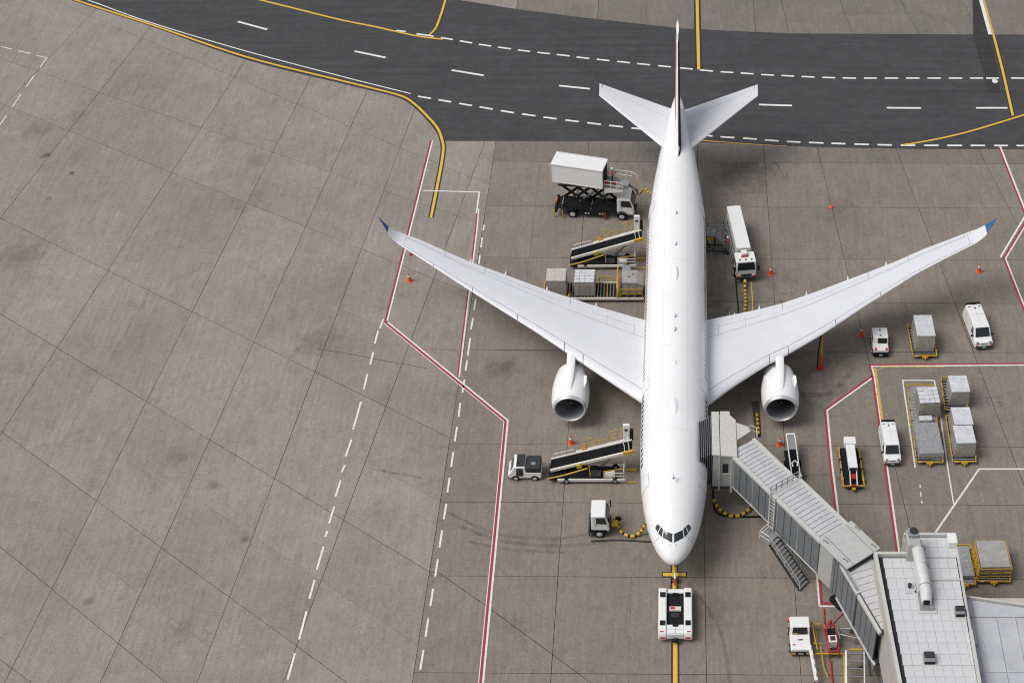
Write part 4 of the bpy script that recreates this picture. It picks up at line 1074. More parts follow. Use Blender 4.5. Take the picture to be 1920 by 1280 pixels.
    boxo('screen_label', 3.1, 3.35, 1.035, 1.052, 4.4, 4.7, DARK, t, 0)
    mb = MB(); mb.box(3.56, 3.85, .95, 1.25, 3.3, 4.6); mb.build('head_buffer', RUBBER, t, bevel=.05)
    mb = MB(); mb.path([bp(2.9, .92, .2), bp(3.05, .3, .25), bp(3.1, -.4, .2)], .05).path([bp(3.3, .92, .9), bp(3.5, -.3, .2)], .05); mb.build('head_hoop', CREAM, t)
    mb = MB(); mb.box(-3.75, -3.35, .55, .95, .6, .85); mb.build('tail_roller', GREYM, t, bevel=.05)
    mb = MB(); mb.box(-.75, -.35, .98, 1.3, 1.95, 2.25); mb.build('control_box', YELLOW, t, bevel=.03)
    for o in t.children:
        if o.name.split('.')[0] in ('belt', 'boom_side', 'boom_bumper', 'boom_handrail', 'walkway_edge', 'side_railing', 'head_railing', 'head_screen', 'screen_label', 'head_buffer', 'head_hoop', 'tail_roller', 'control_box', 'lift_cylinder'): o.location.y += .32
    return t
bl1 = belt_loader((-7.65, 92.45, 0), 0, 'belt loader beside the white tractor with the black roof')
bl2 = dup(bl1, (-7.25, 121.85, 0), R(1), 'belt loader between the high lift truck and the cargo lift')

# white tractor with black bed
def tyre4(par, xs, hw, r=.34, wd=.24, rim=RIMW):
    for x in xs:
        for s_ in (-1, 1): wheel(par, x, s_ * hw, r, wd, rim)
t = thing('baggage_tractor', 'white tractor with black roof and black rear cover', 'tractor', (-13.45, 92.75, 0), R(180), 'tractors on the stand')
mb = MB(); xz(mb, [(-1.45, .32), (1.5, .32), (1.52, .75), (1.25, 1.1), (.95, 1.75), (-.05, 1.78), (-.1, 1.05), (-1.45, 1.0)], -.82, .82); mb.build('body', VWHITE, t, bevel=.08)
boxo('roof_panel', -.02, .72, -.74, .74, 1.74, 1.83, DARK, t, .03)
boxo('rear_cover', -1.42, -.12, -.80, .80, .98, 1.62, DARK, t, .08)
pl('windscreen', [(1.28, -.66, 1.12), (1.28, .66, 1.12), (1.0, .6, 1.68), (1.0, -.6, 1.68)], GLASS, t)
for s_ in (-1, 1): pl('side_window', [(.15, s_ * .826, .62), (.80, s_ * .826, .62), (.72, s_ * .826, 1.58), (.15, s_ * .826, 1.58)], GLASS, t)
tyre4(t, (-.85, .85), .76, .33, .24)
for y in (-.6, .6):
    mb = MB(); mb.box(1.46, 1.54, y - .14, y + .14, .5, .66); mb.build('headlight', ORANGE, t)
    mb = MB(); mb.box(-1.49, -1.43, y - .12, y + .12, .66, .84); mb.build('tail_light', ORANGE, t)
mb = MB(); mb.lathe([(.06, 1.83), (.06, 1.98), (.03, 2.0)], Matrix.Translation((.6, .4, 0)), 10); mb.build('beacon', BLACK, t)
mb = MB(); mb.box(-.95, -.55, .1, .4, 1.62, 1.68); mb.build('hatch', GREYM, t)
boxo('bumper', 1.4, 1.58, -.8, .8, .22, .36, DARK, t)

# ------------------------------------------------------------------ cargo lift and dollies with loads
cl_ = thing('cargo_lift', 'cargo lift with yellow guard rails carrying containers to the hold', 'cargo lift', (-7.0, 117.1, 0), 0)
boxo('side_beam', -4.0, 3.75, -1.28, -1.12, .35, .62, CREAM, cl_, .03); boxo('side_beam', -4.0, 3.75, 1.12, 1.28, .35, .62, CREAM, cl_, .03)
boxo('deck', -4.0, 3.7, -1.12, 1.12, .3, .5, BLACK, cl_, 0)
for k in range(16):
    mb = MB(); x = -3.8 + k * .32; mb.tube([(x, -1.05, .56), (x, 1.05, .56)], .06, 8); mb.build('roller', STEEL if k % 3 else YELLOW, cl_)
for x in (-2.8, 2.4):
    for s_ in (-1, 1): wheel(cl_, x, s_ * 1.0, .34, .26, GREYM)
boxo('lift_platform', 1.35, 3.7, -1.1, 1.1, .52, .78, DARK, cl_, .02)
mb = MB(); rail(mb, (1.4, -1.2, .6), (3.6, -1.2, .6), 1.1, 3, .07, 1); rail(mb, (1.25, -1.2, .6), (1.25, 1.6, .6), 1.0, 3, .07, 1); mb.build('guard_rail', YELLOW, cl_)
mb = MB(); mb.beam((1.05, -1.2, .6), (1.05, 2.4, .6), .12, .12).beam((1.05, 2.4, .6), (1.05, 2.4, 1.8), .12, .12).beam((1.05, -1.2, .6), (1.05, -1.2, 1.9), .12, .12).beam((1.05, -1.2, 1.9), (1.05, 2.4, 1.8), .1, .1); mb.build('gantry_frame', YELLOW, cl_)
boxo('gantry_column', 1.15, 1.4, -.9, .6, .6, 1.5, GREYM, cl_, .03)
mb = MB(); mb.path([(-.8, 1.25, .6), (-.8, 1.25, 1.15), (.7, 1.25, 1.15), (.7, 1.25, .6)], .08).path([(-.4, 1.25, 1.15), (-.4, 1.25, 1.35), (.3, 1.25, 1.35)], .06); mb.build('operator_hoop', YELLOW, cl_)
boxo('operator_console', 1.5, 2.4, 2.0, 2.9, .9, 1.5, GREYM, cl_, .06)
def load_box(name, x0, x1, y0, y1, z0, h, side, top, label, cat='container', group=None, loc=None, rz=0, net=True, taper=0.05):
    t = thing(name, label, cat, loc, rz, group)
    mb = MB(); n = 6; rings = []
    for i in range(n + 1):
        f = i / n; tp = taper * f; bul = .035 * math.sin(math.pi * f)
        rings.append([Vector((x0 + tp - bul, y0 + tp - bul, z0 + (h - .03) * f)), Vector(((x0 + x1) / 2, y0 + tp - bul * 1.6, z0 + (h - .03) * f)), Vector((x1 - tp + bul, y0 + tp - bul, z0 + (h - .03) * f)), Vector((x1 - tp + bul, y1 - tp + bul, z0 + (h - .03) * f)), Vector((x0 + tp - bul, y1 - tp + bul, z0 + (h - .03) * f))])
    mb.loft(rings); mb.build('wrapped_side', side, t, smooth=50)
    mb = MB(); rr = random.Random(int(x0 * 100) + int(h * 77)); nx, ny = 8, 8; tp = taper - .03
    vs = []
    for zz in (0, 1):
        for i in range(nx + 1):
            for j in range(ny + 1):
                e = 0 if i in (0, nx) or j in (0, ny) else rr.uniform(-.02, .03)
                vs.append((x0 + tp + (x1 - x0 - 2 * tp) * i / nx, y0 + tp + (y1 - y0 - 2 * tp) * j / ny, z0 + h + (e if zz else -.06)))
    k = (nx + 1) * (ny + 1); fs = []
    for i in range(nx):
        for j in range(ny):
            a = i * (ny + 1) + j; fs += [(a, a + 1, a + ny + 2, a + ny + 1), (k + a, k + a + ny + 1, k + a + ny + 2, k + a + 1)]
    for i in range(nx):
        for j in (0, ny): a = i * (ny + 1) + j; fs.append((a, a + ny + 1, k + a + ny + 1, k + a))
    for j in range(ny):
        for i in (0, nx): a = i * (ny + 1) + j; fs.append((a, a + 1, k + a + 1, k + a))
    mb.add(vs, fs); mb.build('top_sheet', top, t, smooth=45)
    mb = MB(); mb.box(x0 - .03, x1 + .03, y0 - .03, y1 + .03, z0 - .05, z0 - .005); mb.build('pallet', STEEL, t)
    if net:
        mb = MB()
        for f in (.25, .5, .75):
            x = x0 + (x1 - x0) * f; y = y0 + (y1 - y0) * f
            mb.path([(x, y0 - .055, z0), (x, y0 + .0, z0 + h + .012), (x, y1 - .0, z0 + h + .012), (x, y1 + .055, z0)], .018)
            mb.path([(x0 - .055, y, z0), (x0 + .0, y, z0 + h + .014), (x1 - .0, y, z0 + h + .014), (x1 + .055, y, z0)], .018)
            mb.path([(x0 - .06, y0 - .06, z0 + h * f), (x1 + .06, y0 - .06, z0 + h * f), (x1 + .06, y1 + .06, z0 + h * f), (x0 - .06, y1 + .06, z0 + h * f), (x0 - .06, y0 - .06, z0 + h * f)], .018)
        stuff(mb.build('tie_down_net', DARK if net is True else GREYM, t))
    return t
load_box('cargo_pallet', -1.0, 1.0, -.98, .98, .64, 1.75, NET, NETT, 'tan netted cargo pallet nearest the left wing edge', 'pallet', 'netted pallets by the cargo lift', (-12.05, 117.4, 0), 0, False)
load_box('cargo_pallet', -1.0, 1.02, -1.0, 1.0, .68, 1.72, NET, FOIL, 'netted pallet with silver grey top sitting on the cargo lift', 'pallet', 'netted pallets by the cargo lift', (-9.2, 117.2, 0), 0, 'g')
t = thing('cargo_container', 'grey contoured container with sloped shoulder on the raised lift platform', 'container', (-4.45, 117.0, 0), 0)
mb = MB(); mb.prism([(-1.0, .86), (.75, .86), (1.2, 1.6), (1.2, 2.1), (.45, 2.46), (-1.0, 2.5)], lambda a, b: Vector((a, -.95, b)), lambda a, b: Vector((a, .98, b))); mb.build('shell', P('container_alu', (.42, .40, .38), .45, .3, var=.15, dirt=.3), t, bevel=.03)
mb = MB()
for x in (-.98, -.3, .4): mb.beam((x, -.97, .88), (x, -.97, 2.40), .06, .04)
mb.beam((-1.0, -.97, 2.46), (.45, -.97, 2.42), .06, .06).beam((.45, -.97, 2.42), (1.18, -.97, 2.08), .06, .06); mb.build('edge_frame', STEEL, t)
mb = MB(); mb.box(-.35, -.2, -.1, .05, 2.48, 2.54); mb.build('vent_cap', DARK, t)
mb = MB(); mb.box(.05, .17, .25, .37, 2.46, 2.52); mb.build('vent_cap', DARK, t)

def dolly(loc, rz, W_, L_, label, bed=DARK, group='cargo dollies on the stand'):
    t = thing('cargo_dolly', label, 'dolly', loc, rz, group)
    hx, hy = L_ / 2, W_ / 2
    mb = MB(); mb.box(-hx + .08, hx - .08, -hy + .08, hy - .08, .36, .46); mb.build('bed', bed, t)
    mb = MB()
    for s_ in (-1, 1): mb.beam((-hx, s_ * hy, .48), (hx, s_ * hy, .48), .10, .16)
    mb.beam((-hx, -hy, .48), (-hx, hy, .48), .10, .16).beam((hx, -hy, .48), (hx, hy, .48), .10, .16)
    mb.build('side_rail', YELLOW, t, bevel=.02)
    n = int(L_ / .42)
    for k in range(n):
        x = -hx + .3 + (L_ - .6) * k / (n - 1); mb = MB(); mb.tube([(x, -hy + .14, .50), (x, hy - .14, .50)], .05, 6); mb.build('roller', STEEL if k % 4 else GREYM, t)
    for k in range(4):
        for s_ in (-1, 1):
            x = -hx + .5 + (L_ - 1.0) * k / 3; mb = MB(); mb.box(x - .06, x + .06, s_ * (hy + .02) - .06, s_ * (hy + .02) + .06, .50, .72); mb.build('stake', YELLOW, t)
    tyre4(t, (-hx + .7, hx - .7), hy - .22, .24, .16, GREYM)
    mb = MB(); mb.box(hx + .03, hx + .2, -.28, .28, .34, .50).beam((hx + .15, 0, .40), (hx + .34, 0, .34), .12, .10); mb.build('tow_bar', YELLOW, t)
    mb = MB(); mb.box(hx + .055, hx + .075, -hy + .2, -hy + .5, .42, .54); mb.build('reflector', CREAM, t)
    return t
# heading -y: rotation -90 puts local +x towards the camera
H0 = R(-90)
dolly((23.95, 109.8, 0), H0 + R(1), 2.3, 4.4, 'yellow dolly with one silver crate between the small tractor and the van')
load_box('wrapped_crate', -.9, .9, -1.5, 1.5, .58, 2.0, FOILS, FOIL, 'tall silver wrapped crate alone on its dolly left of the van', 'crate', 'silver wrapped crates', (23.95, 109.65, 0), R(1), 0)
dolly((22.95, 100.9, 0), H0 - R(3), 2.45, 5.4, 'long dolly with grey deck under the netted crate', SHEET)
load_box('netted_crate', -.95, .95, -1.05, 1.05, .62, 1.75, NET, FOIL, 'netted crate with crumpled blue grey top on the long dolly', 'crate', None, (23.25, 100.4, 0), R(3), 'g')
load_box('parcel', -.6, .6, -.32, .32, .60, .42, FOILS, FOIL, 'low pair of silver parcels at the front of the long dolly', 'parcel', None, (22.95, 98.75, 0), R(3), 0)
dolly((22.85, 95.9, 0), H0 - R(2), 2.4, 4.3, 'dolly under the flat grey sheeted load beside the white van')
load_box('sheeted_load', -1.12, 1.12, -1.92, 1.95, .58, .72, SHEET, SHEET, 'flat grey sheeted load on the dolly beside the white van', 'cargo', None, (22.85, 95.95, 0), R(2), 0)
dolly((26.1, 102.4, 0), H0 - R(2), 2.05, 4.2, 'dolly under the topmost silver crate of the right row')
load_box('wrapped_crate', -.88, .88, -1.1, 1.1, .58, 1.7, FOILS, FOIL, 'silver wrapped crate topmost of the right dolly row', 'crate', 'silver wrapped crates', (26.3, 101.95, 0), R(2), 0)
dolly((25.95, 96.65, 0), H0 - R(1), 2.1, 5.7, 'long dolly carrying two silver crates end to end')
load_box('wrapped_crate', -.88, .88, -1.12, 1.1, .58, 1.75, FOILS, FOIL, 'rear silver crate of the two standing end to end', 'crate', 'silver wrapped crates', (26.0, 97.75, 0), R(2), 0)
load_box('wrapped_crate', -.9, .9, -1.12, 1.1, .58, 1.75, FOILS, FOIL, 'front silver crate of the two standing end to end', 'crate', 'silver wrapped crates', (25.9, 95.45, 0), R(2), 0)
dolly((24.15, 82.1, 0), H0 - R(2), 1.75, 4.2, 'dolly half hidden behind the terminal roof corner', SHEET)
load_box('sheeted_load', -.72, .72, -1.6, 1.6, .58, .35, SHEET, SHEET, 'low grey sheeted load half hidden behind the terminal corner', 'cargo', None, (24.15, 82.1, 0), R(2), 0)
dolly((26.55, 82.0, 0), H0 - R(1), 2.75, 3.4, 'high caged dolly under the broad grey sheet top behind the terminal')
t = load_box('caged_load', -1.25, 1.25, -1.4, 1.45, .58, 1.25, SHEET, FOILS, 'broad grey topped load in a yellow cage behind the terminal', 'cargo', None, (26.55, 82.1, 0), R(1), 0)
mb = MB()
for z in (.75, 1.2, 1.7): mb.path([(-1.33, -1.5, z), (1.33, -1.5, z), (1.33, 1.5, z), (-1.33, 1.5, z), (-1.33, -1.5, z)], .07)
for x in (-1.33, -.45, .45, 1.33):
    for y in (-1.5, 1.5): mb.beam((x, y, .5), (x, y, 1.75), .07, .07)
for y in (-.5, .5):
    for x in (-1.33, 1.33): mb.beam((x, y, .5), (x, y, 1.75), .07, .07)
mb.build('cage', YELLOW, t)
d = dolly((-12.05, 117.3, 0), R(0), 2.2, 2.6, 'dolly under the tan pallet by the left wing')

# ------------------------------------------------------------------ service truck, stairs, small vehicles
st = thing('service_truck', 'white box truck beside the rear fuselage on the right side', 'truck', (6.55, 123.5, 0), H0 + R(7))
mb = MB(); mb.box(-4.3, 4.2, -.45, .45, .6, .9).box(-4.3, 2.3, -1.05, 1.05, .9, 1.0).box(-4.3, -4.1, -1.1, 1.1, .5, 1.1); mb.build('chassis', DARK, st)
boxo('tank_body', -4.4, 2.55, -.72, .72, 1.1, 2.95, VWHITE, st, .05)
boxo('front_panel', 2.56, 2.62, -.70, .70, 1.2, 2.9, BRW, st, 0)
for s_ in (-1, 1):
    mb = MB(); mb.tube([(-4.0, s_ * 1.0, 1.35), (2.3, s_ * 1.0, 1.35)], .07, 8).tube([(-4.0, s_ * .95, 1.9), (2.3, s_ * .95, 1.9)], .06, 8)
    for k in range(8): x = -4.0 + .9 * k; mb.beam((x, s_ * 1.0, 1.0), (x, s_ * .92, 2.3), .06, .06)
    mb.build('pipe_frame', STEEL, st)
    for k in range(5):
        x = -3.5 + 1.25 * k; mb = MB(); mb.lathe([(.2, -.12), (.26, -.06), (.26, .06), (.2, .12)], Matrix.Translation((x, s_ * .9, 1.55)) @ RX, 14); mb.build('valve', GREYM, st, smooth=40)
    mb = MB(); mb.box(-4.0, 2.2, s_ * 1.08 - .03, s_ * 1.08 + .03, .55, .95); mb.build('side_skirt', GREYM, st)
tyre4(st, (-2.9, -1.7, 3.35), .95, .48, .34)
cab = truck_cab(st, 2.75, 4.55, 1.02, .72, 2.55, .28)
mb = MB(); mb.box(2.85, 3.5, -.35, .25, 2.56, 2.95); mb.build('air_unit', VWHITE, st, bevel=.07)
mb = MB(); mb.box(3.5, 3.62, -.4, .3, 2.58, 2.72); mb.build('light_bar', REDP, st)
for y in (-.6, 0, .6):
    mb = MB(); mb.box(3.95, 4.1, y - .08, y + .08, 2.55, 2.62); mb.build('roof_lamp', BLACK, st)
mb = MB(); mb.box(4.57, 4.68, -.2, .1, .5, .64); mb.build('number_plate', HOSEY, st)
for y in (-.85, .85):
    mb = MB(); mb.box(4.52, 4.66, y - .16, y + .16, .82, .98); mb.build('indicator', ORANGE, st)

ss = thing('service_stairs', 'small grey access stairs between the fuselage and the box truck', 'stairs', (3.35, 124.1, 0), R(-8))
boxo('platform', -.25, .75, -.55, .65, 2.25, 2.4, GREYM, ss, .02)
for k in range(7):
    mb = MB(); mb.box(.8 + k * .2, 1.04 + k * .2, -.42, .42, 2.1 - k * .24, 2.14 - k * .24); mb.build('step', GREYM, ss)
for y in (-.46, .46):
    mb = MB(); mb.beam((.75, y, 2.28), (2.25, y, .5), .06, .22); mb.build('stringer', STEEL, ss)
    mb = MB(); mb.path([(.75, y, 3.3), (2.25, y, 1.5), (2.25, y, .5)], .045).path([(.75, y, 2.85), (2.25, y, 1.0)], .035).beam((1.5, y, 1.4), (1.5, y, 2.4), .045, .045); mb.build('handrail', STEEL, ss)
mb = MB(); rail(mb, (-.2, -.55, 2.4), (.72, -.55, 2.4), 1.0, 2, .05, 1); mb.build('platform_railing', STEEL, ss)
mb = MB(); rail(mb, (-.2, .62, 2.4), (.72, .62, 2.4), 1.0, 2, .05, 1); mb.build('platform_railing', STEEL, ss)
mb = MB()
for x in (-.15, .65):
    for y in (-.45, .5): mb.beam((x, y, .2), (x, y, 2.3), .09, .09)
mb.beam((-.2, -.5, .4), (2.2, -.5, .4), .1, .1).beam((-.2, .5, .4), (2.2, .5, .4), .1, .1); mb.build('undercarriage', DARK, ss)
boxo('counterweight', -.2, .6, -.5, .4, 1.7, 2.1, YELLOW, ss, .1)
tyre4(ss, (0, 1.9), .45, .22, .14, GREYM)
person((5.38, 124.1, 0), R(60), 'person in orange vest and white helmet at the foot of the access stairs')

t = thing('baggage_tractor', 'small white tractor with a dark window beside the traffic cone', 'tractor', (19.75, 109.2, 0), H0, 'tractors on the stand')
mb = MB(); xz(mb, [(-1.15, .34), (1.3, .34), (1.32, .95), (.55, 1.12), (.35, 1.72), (-1.1, 1.72), (-1.18, 1.0)], -.74, .74); mb.build('body', VWHITE, t, bevel=.09)
pl('windscreen', [(.565, -.28, 1.16), (.565, .6, 1.16), (.39, .6, 1.66), (.39, -.28, 1.66)], GLASS, t, .02)
for s_ in (-1, 1): pl('side_window', [(-.7, s_ * .747, 1.12), (.3, s_ * .747, 1.12), (.2, s_ * .747, 1.58), (-.65, s_ * .747, 1.58)], GLASS, t)
boxo('bumper', 1.2, 1.45, -.72, .72, .2, .66, BLACK, t, .05)
for y in (-.52, .52):
    mb = MB(); mb.box(1.05, 1.32, y - .1, y + .1, .93, 1.06); mb.build('indicator', ORANGE, t)
mb = MB(); mb.box(1.44, 1.47, -.15, .15, .36, .48); mb.build('number_plate', VWHITE, t)
for x in (-.8, .0):
    mb = MB(); mb.box(x, x + .12, -.08, .06, 1.72, 1.79); mb.build('roof_vent', BLACK, t)
tyre4(t, (-.75, .8), .7, .31, .22)
mb = MB(); mb.beam((-.2, .75, 1.1), (-.1, .95, 1.15), .1, .16); mb.build('mirror', BLACK, t)

def van(loc, rz, label, L_=4.85, W_=1.74, H_=1.95):
    t = thing('van', label, 'van', loc, rz, 'white vans on the stand'); h = L_ / 2; w2 = W_ / 2
    prof = [(-h, .38), (h - .12, .36), (h, .62), (h - .06, .92), (h - .75, 1.12), (h - 1.35, H_ - .06), (h - 1.7, H_), (-h + .25, H_ - .02), (-h + .02, 1.15)]
    rings = []
    for f, sh in ((-1, .10), (-.93, .02), (-.6, 0), (0, 0), (.6, 0), (.93, .02), (1, .10)):
        rings.append([Vector((a * (1 - sh * .35), f * w2 * (1.0 if z < 1.15 else 1 - .10 * (z - 1.15) / (H_ - 1.15)), z - (sh * .8 if z > 1.3 else 0))) for a, z in prof])
    mb = MB(); mb.loft(rings); mb.build('body', VWHITE, t, smooth=35)
    pl('windscreen', [(h - .74, -w2 + .16, 1.16), (h - .74, w2 - .16, 1.16), (h - 1.30, w2 - .24, H_ - .10), (h - 1.30, -w2 + .24, H_ - .10)], GLASS, t, .03)
    pl('rear_window', [(-h - .005, -w2 + .2, 1.2), (-h - .005, w2 - .2, 1.2), (-h + .2, w2 - .24, H_ - .16), (-h + .2, -w2 + .24, H_ - .16)], GLASS, t, .03)
    mb = MB(); mb.prism([(-h - .02, -w2 + .18), (-h + .22, -w2 + .12), (-h + .30, 0), (-h + .22, w2 - .12), (-h - .02, w2 - .18)], lambda a, b: Vector((a, b, H_ + .03)), lambda a, b: Vector((a, b, H_ - .08))); mb.build('roof_spoiler', BLACK, t)
    for s_ in (-1, 1):
        y = s_ * (w2 - .005)
        pl('side_window', [(h - 1.75, y, 1.14), (h - .95, y, 1.14), (h - 1.40, s_ * (w2 - .07), H_ - .26), (h - 1.75, s_ * (w2 - .07), H_ - .26)], GLASS, t, .02)
        mb = MB(); mb.box(h - 1.05, h - .9, s_ * (w2 + .13) - .11, s_ * (w2 + .13) + .11, 1.1, 1.28).beam((h - .97, s_ * (w2 - .05), 1.1), (h - .97, s_ * (w2 + .1), 1.15), .05, .05); mb.build('mirror', BLACK, t)
        mb = MB(); mb.box(h - .30, h - .02, s_ * (w2 - .26) - .15, s_ * (w2 - .26) + .15, .80, .97); mb.build('headlight', STEEL, t, bevel=.03)
        mb = MB(); mb.box(h - .18, h + .01, s_ * (w2 - .14) - .08, s_ * (w2 - .14) + .08, .66, .78); mb.build('indicator', ORANGE if s_ < 0 else REDP, t)
        mb = MB(); mb.path([(h - 1.9, s_ * (w2 + .002), .5), (h - 1.9, s_ * (w2 + .002), 1.2)], .015).path([(-h + 1.0, s_ * (w2 + .002), 1.0), (h - 1.9, s_ * (w2 + .002), 1.0)], .03); mb.build('door_seam', SEAM, t)
    boxo('bumper', h - .14, h + .06, -w2 + .08, w2 - .08, .32, .56, DARK, t, .05)
    mb = MB(); mb.box(h + .055, h + .075, -.2, .2, .40, .50); mb.build('number_plate', CREAM, t)
    mb = MB(); mb.box(h - .12, h - .01, -.3, .3, .86, .92); mb.build('grille', DARK, t)
    mb = MB(); mb.path([(-h + .4, 0, H_ + .004), (h - 1.8, 0, H_ + .004)], .014).path([(-h + 1.7, -w2 + .16, H_ + .004), (-h + 1.7, w2 - .16, H_ + .004)], .014); mb.build('roof_seam', SEAM, t)
    mb = MB(); mb.box(-h + .75, -h + .9, -.05, .05, H_, H_ + .1); mb.build('aerial', BLACK, t)
    for y in (-.5, .5):
        mb = MB(); mb.box(-h + .55, -h + .62, y - .1, y + .1, H_ - .005, H_ + .03); mb.build('roof_bracket', BLACK, t)
    tyre4(t, (-h + .85, h - .8), w2 - .14, .33, .22)
    return t
v1 = van((29.55, 111.25, 0), H0 + R(7), 'white van with dark roof spoiler right of the lone silver crate')
v2 = dup(v1, (19.35, 95.65, 0), H0 + R(2), 'narrow white van parked along the red boundary line', scale=(.86, .86, .92))

t = thing('conveyor_trailer', 'yellow and black trailer with a long white boom', 'trailer', (15.65, 93.2, 0), H0 + R(1))
mb = MB(); mb.box(-2.3, 2.45, -.8, .8, .34, .46); mb.build('bed', BLACK, t)
mb = MB(); mb.path([(-2.3, -.92, .62), (2.45, -.92, .62), (2.45, .92, .62), (-2.3, .92, .62)], .11); mb.build('side_rail', YELLOW, t)
for s_ in (-1, 1):
    for x in (-1.9, -.7, .5, 1.6):
        mb = MB(); mb.box(x - .1, x + .1, s_ * .92 - .1, s_ * .92 + .1, .3, .7); mb.build('bracket', BLACK if x in (-.7, .5) else YELLOW, t)
mb = MB(); mb.box(-1.55, 1.25, -.40, .40, 1.25, 1.75); mb.build('boom_housing', VWHITE, t, bevel=.05)
mb = MB(); mb.box(-2.35, -1.5, -.52, .52, 1.3, 1.92); mb.build('head_housing', VWHITE, t, bevel=.04)
mb = MB(); mb.box(1.25, 1.29, -.34, .34, 1.3, 1.68); mb.build('end_grille', DARK, t)
for s_ in (-1, 1):
    mb = MB(); mb.beam((1.2, s_ * .30, 1.3), (2.55, s_ * .30, .75), .1, .12); mb.build('draw_arm', CREAM, t)
boxo('red_tray', 1.3, 1.85, -.24, .24, .75, 1.0, REDP, t, .02); boxo('red_step', 2.4, 2.55, -.3, .3, .66, .78, REDP, t, .02)
mb = MB(); mb.beam((-1.3, -.3, .46), (-1.3, -.3, 1.3), .12, .12).beam((-1.3, .3, .46), (-1.3, .3, 1.3), .12, .12).beam((.9, -.3, .46), (.9, -.3, 1.3), .12, .12).beam((.9, .3, .46), (.9, .3, 1.3), .12, .12); mb.build('support_post', BLACK, t)
boxo('tow_hook', 2.5, 2.75, -.18, .18, .35, .52, YELLOW, t, .03)
tyre4(t, (-1.5, 1.5), .8, .28, .2, GREYM)

t = thing('belt_conveyor', 'white railed conveyor vehicle half hidden beyond the boarding bridge', 'belt conveyor', (10.45, 93.5, 0), R(90) + R(4))
a, b = Vector((-2.4, 0, 1.1)), Vector((2.3, 0, 1.85))
mb = MB(); mb.beam(a, b, .62, .1); mb.build('belt', BELT, t)
mb = MB(); mb.beam(a.lerp(b, .66) + Vector((0, 0, .06)), b + Vector((0, 0, .06)), .6, .03); mb.build('belt_cover', GREYM, t)
for s_ in (-1, 1):
    mb = MB(); mb.beam(a + Vector((0, s_ * .37, .05)), b + Vector((0, s_ * .37, .05)), .09, .2); mb.build('boom_side', VWHITE, t)
boxo('head_bar', 2.26, 2.42, -.42, .42, 1.75, 1.98, VWHITE, t, .03)
mb = MB(); mb.tube([(-1.3, -.2, 1.6), (-1.0, -.25, 1.75), (-.8, 0, 1.8), (-1.0, .25, 1.75), (-1.3, .2, 1.6)], .07, 8); mb.build('hoop', VWHITE, t)
boxo('chassis', -2.2, 1.6, -.6, .6, .3, .62, BLACK, t)
boxo('engine_cover', -2.0, -1.2, -.3, .3, .62, 1.1, GREYM, t)
for x in (-1.4, .2):
    for s_ in (-1, 1): wheel(t, x, s_ * .66, .33, .22, YELLOW)
mb = MB(); mb.beam((0, -.3, .6), (0, -.3, 1.4), .1, .1).beam((0, .3, .6), (0, .3, 1.4), .1, .1); mb.build('boom_support', BLACK, t)

# cab unit feeding the yellow hose
t = thing('air_start_unit', 'white cab unit with a yellow hose running to the nose', 'service vehicle', (-6.55, 86.35, 0), 0)
truck_cab(t, -.72, .78, .95, .78, 2.75, .28)
boxo('chassis', -.85, .9, -.7, .7, .42, .8, BLACK, t)
tyre4(t, (-.05,), .84, .48, .3)
mb = MB()
for s_ in (-1, 1): mb.box(-.75, .62, s_ * .86 - .13, s_ * .86 + .13, .72, 1.02)
mb.build('mudguard', BLACK, t, bevel=.05)
boxo('rear_plate', -.98, -.86, -1.0, 1.0, .2, 1.05, DARK, t)
mb = MB(); mb.box(.95, 1.5, -.3, .3, .6, .9).box(1.05, 1.3, .3, .5, .5, 1.1); mb.build('coupling', YELLOW, t, bevel=.05)
mb = MB(); mb.lathe([(.28, -.06), (.28, .06)], Matrix.Translation((1.55, .35, .95)) @ RX, 14); mb.build('hose_reel', BLACK, t)
def hose(name, pts, r, label, banded=True, m=HOSEY, cat='hose'):
    P_ = [Vector(p) for p in pts]
    S2 = smooth(P_, 8)
    if not banded:
        mb = MB(); mb.tube(S2, r, 8); return tag(mb.build(name, m, None, smooth=50), label, cat)
    o = thing(name, label, cat, P_[0])
    mb = MB(); mb.tube([p - P_[0] for p in S2], r * .8, 8); mb.build('inner_hose', BLACK, o, smooth=50)
    # sleeves along the run
    cum = [0]
    for i in range(1, len(S2)): cum.append(cum[-1] + (S2[i] - S2[i - 1]).length)
    def at(s_):
        for i in range(1, len(S2)):
            if cum[i] >= s_: return S2[i - 1].lerp(S2[i], (s_ - cum[i - 1]) / max(cum[i] - cum[i - 1], 1e-6))
        return S2[-1]
    s_ = .05
    while s_ + .36 < cum[-1]:
        mb = MB(); mb.tube([at(s_ + .36 * k / 3) - P_[0] for k in range(4)], [r, r * 1.12, r * 1.12, r], 10); mb.build('hose_sleeve', m, o, smooth=40); s_ += .56
    return o
hose('air_hose', [(-5.0, 86.7, .8), G(1158, 985, .25), G(1168, 999, .2), G(1185, 1005, .2), G(1200, 998, .35), G(1209, 985, 1.2), (-2.3, 85.9, 2.3)], .145, 'yellow sleeved air hose from the white cab unit to the nose')
hose('ground_cable', [G(1108, 1014, .06), G(1160, 1012, .06), G(1216, 1015, .06), G(1262, 1018, .06)], .07, 'black cable lying on the concrete below the white cab unit', False, DARK, 'cable')
hose('hydrant_hose', [G(1397, 524, .6), G(1397, 545, .15), G(1398, 565, .15), G(1396, 590, .15), G(1395, 620, .4)], .15, 'yellow sleeved hose running under the wing from the box truck')
hose('ground_cable', [G(1379, 520, .5), G(1381, 545, .06), G(1384, 580, .06), G(1386, 625, .06)], .07, 'black cable beside the yellow hose of the box truck', False, BLACK, 'cable')
ribbon('yellow_hose_line', GP((1408, 528), (1411, 560), (1411, 590)), .12, Z1, PYA)
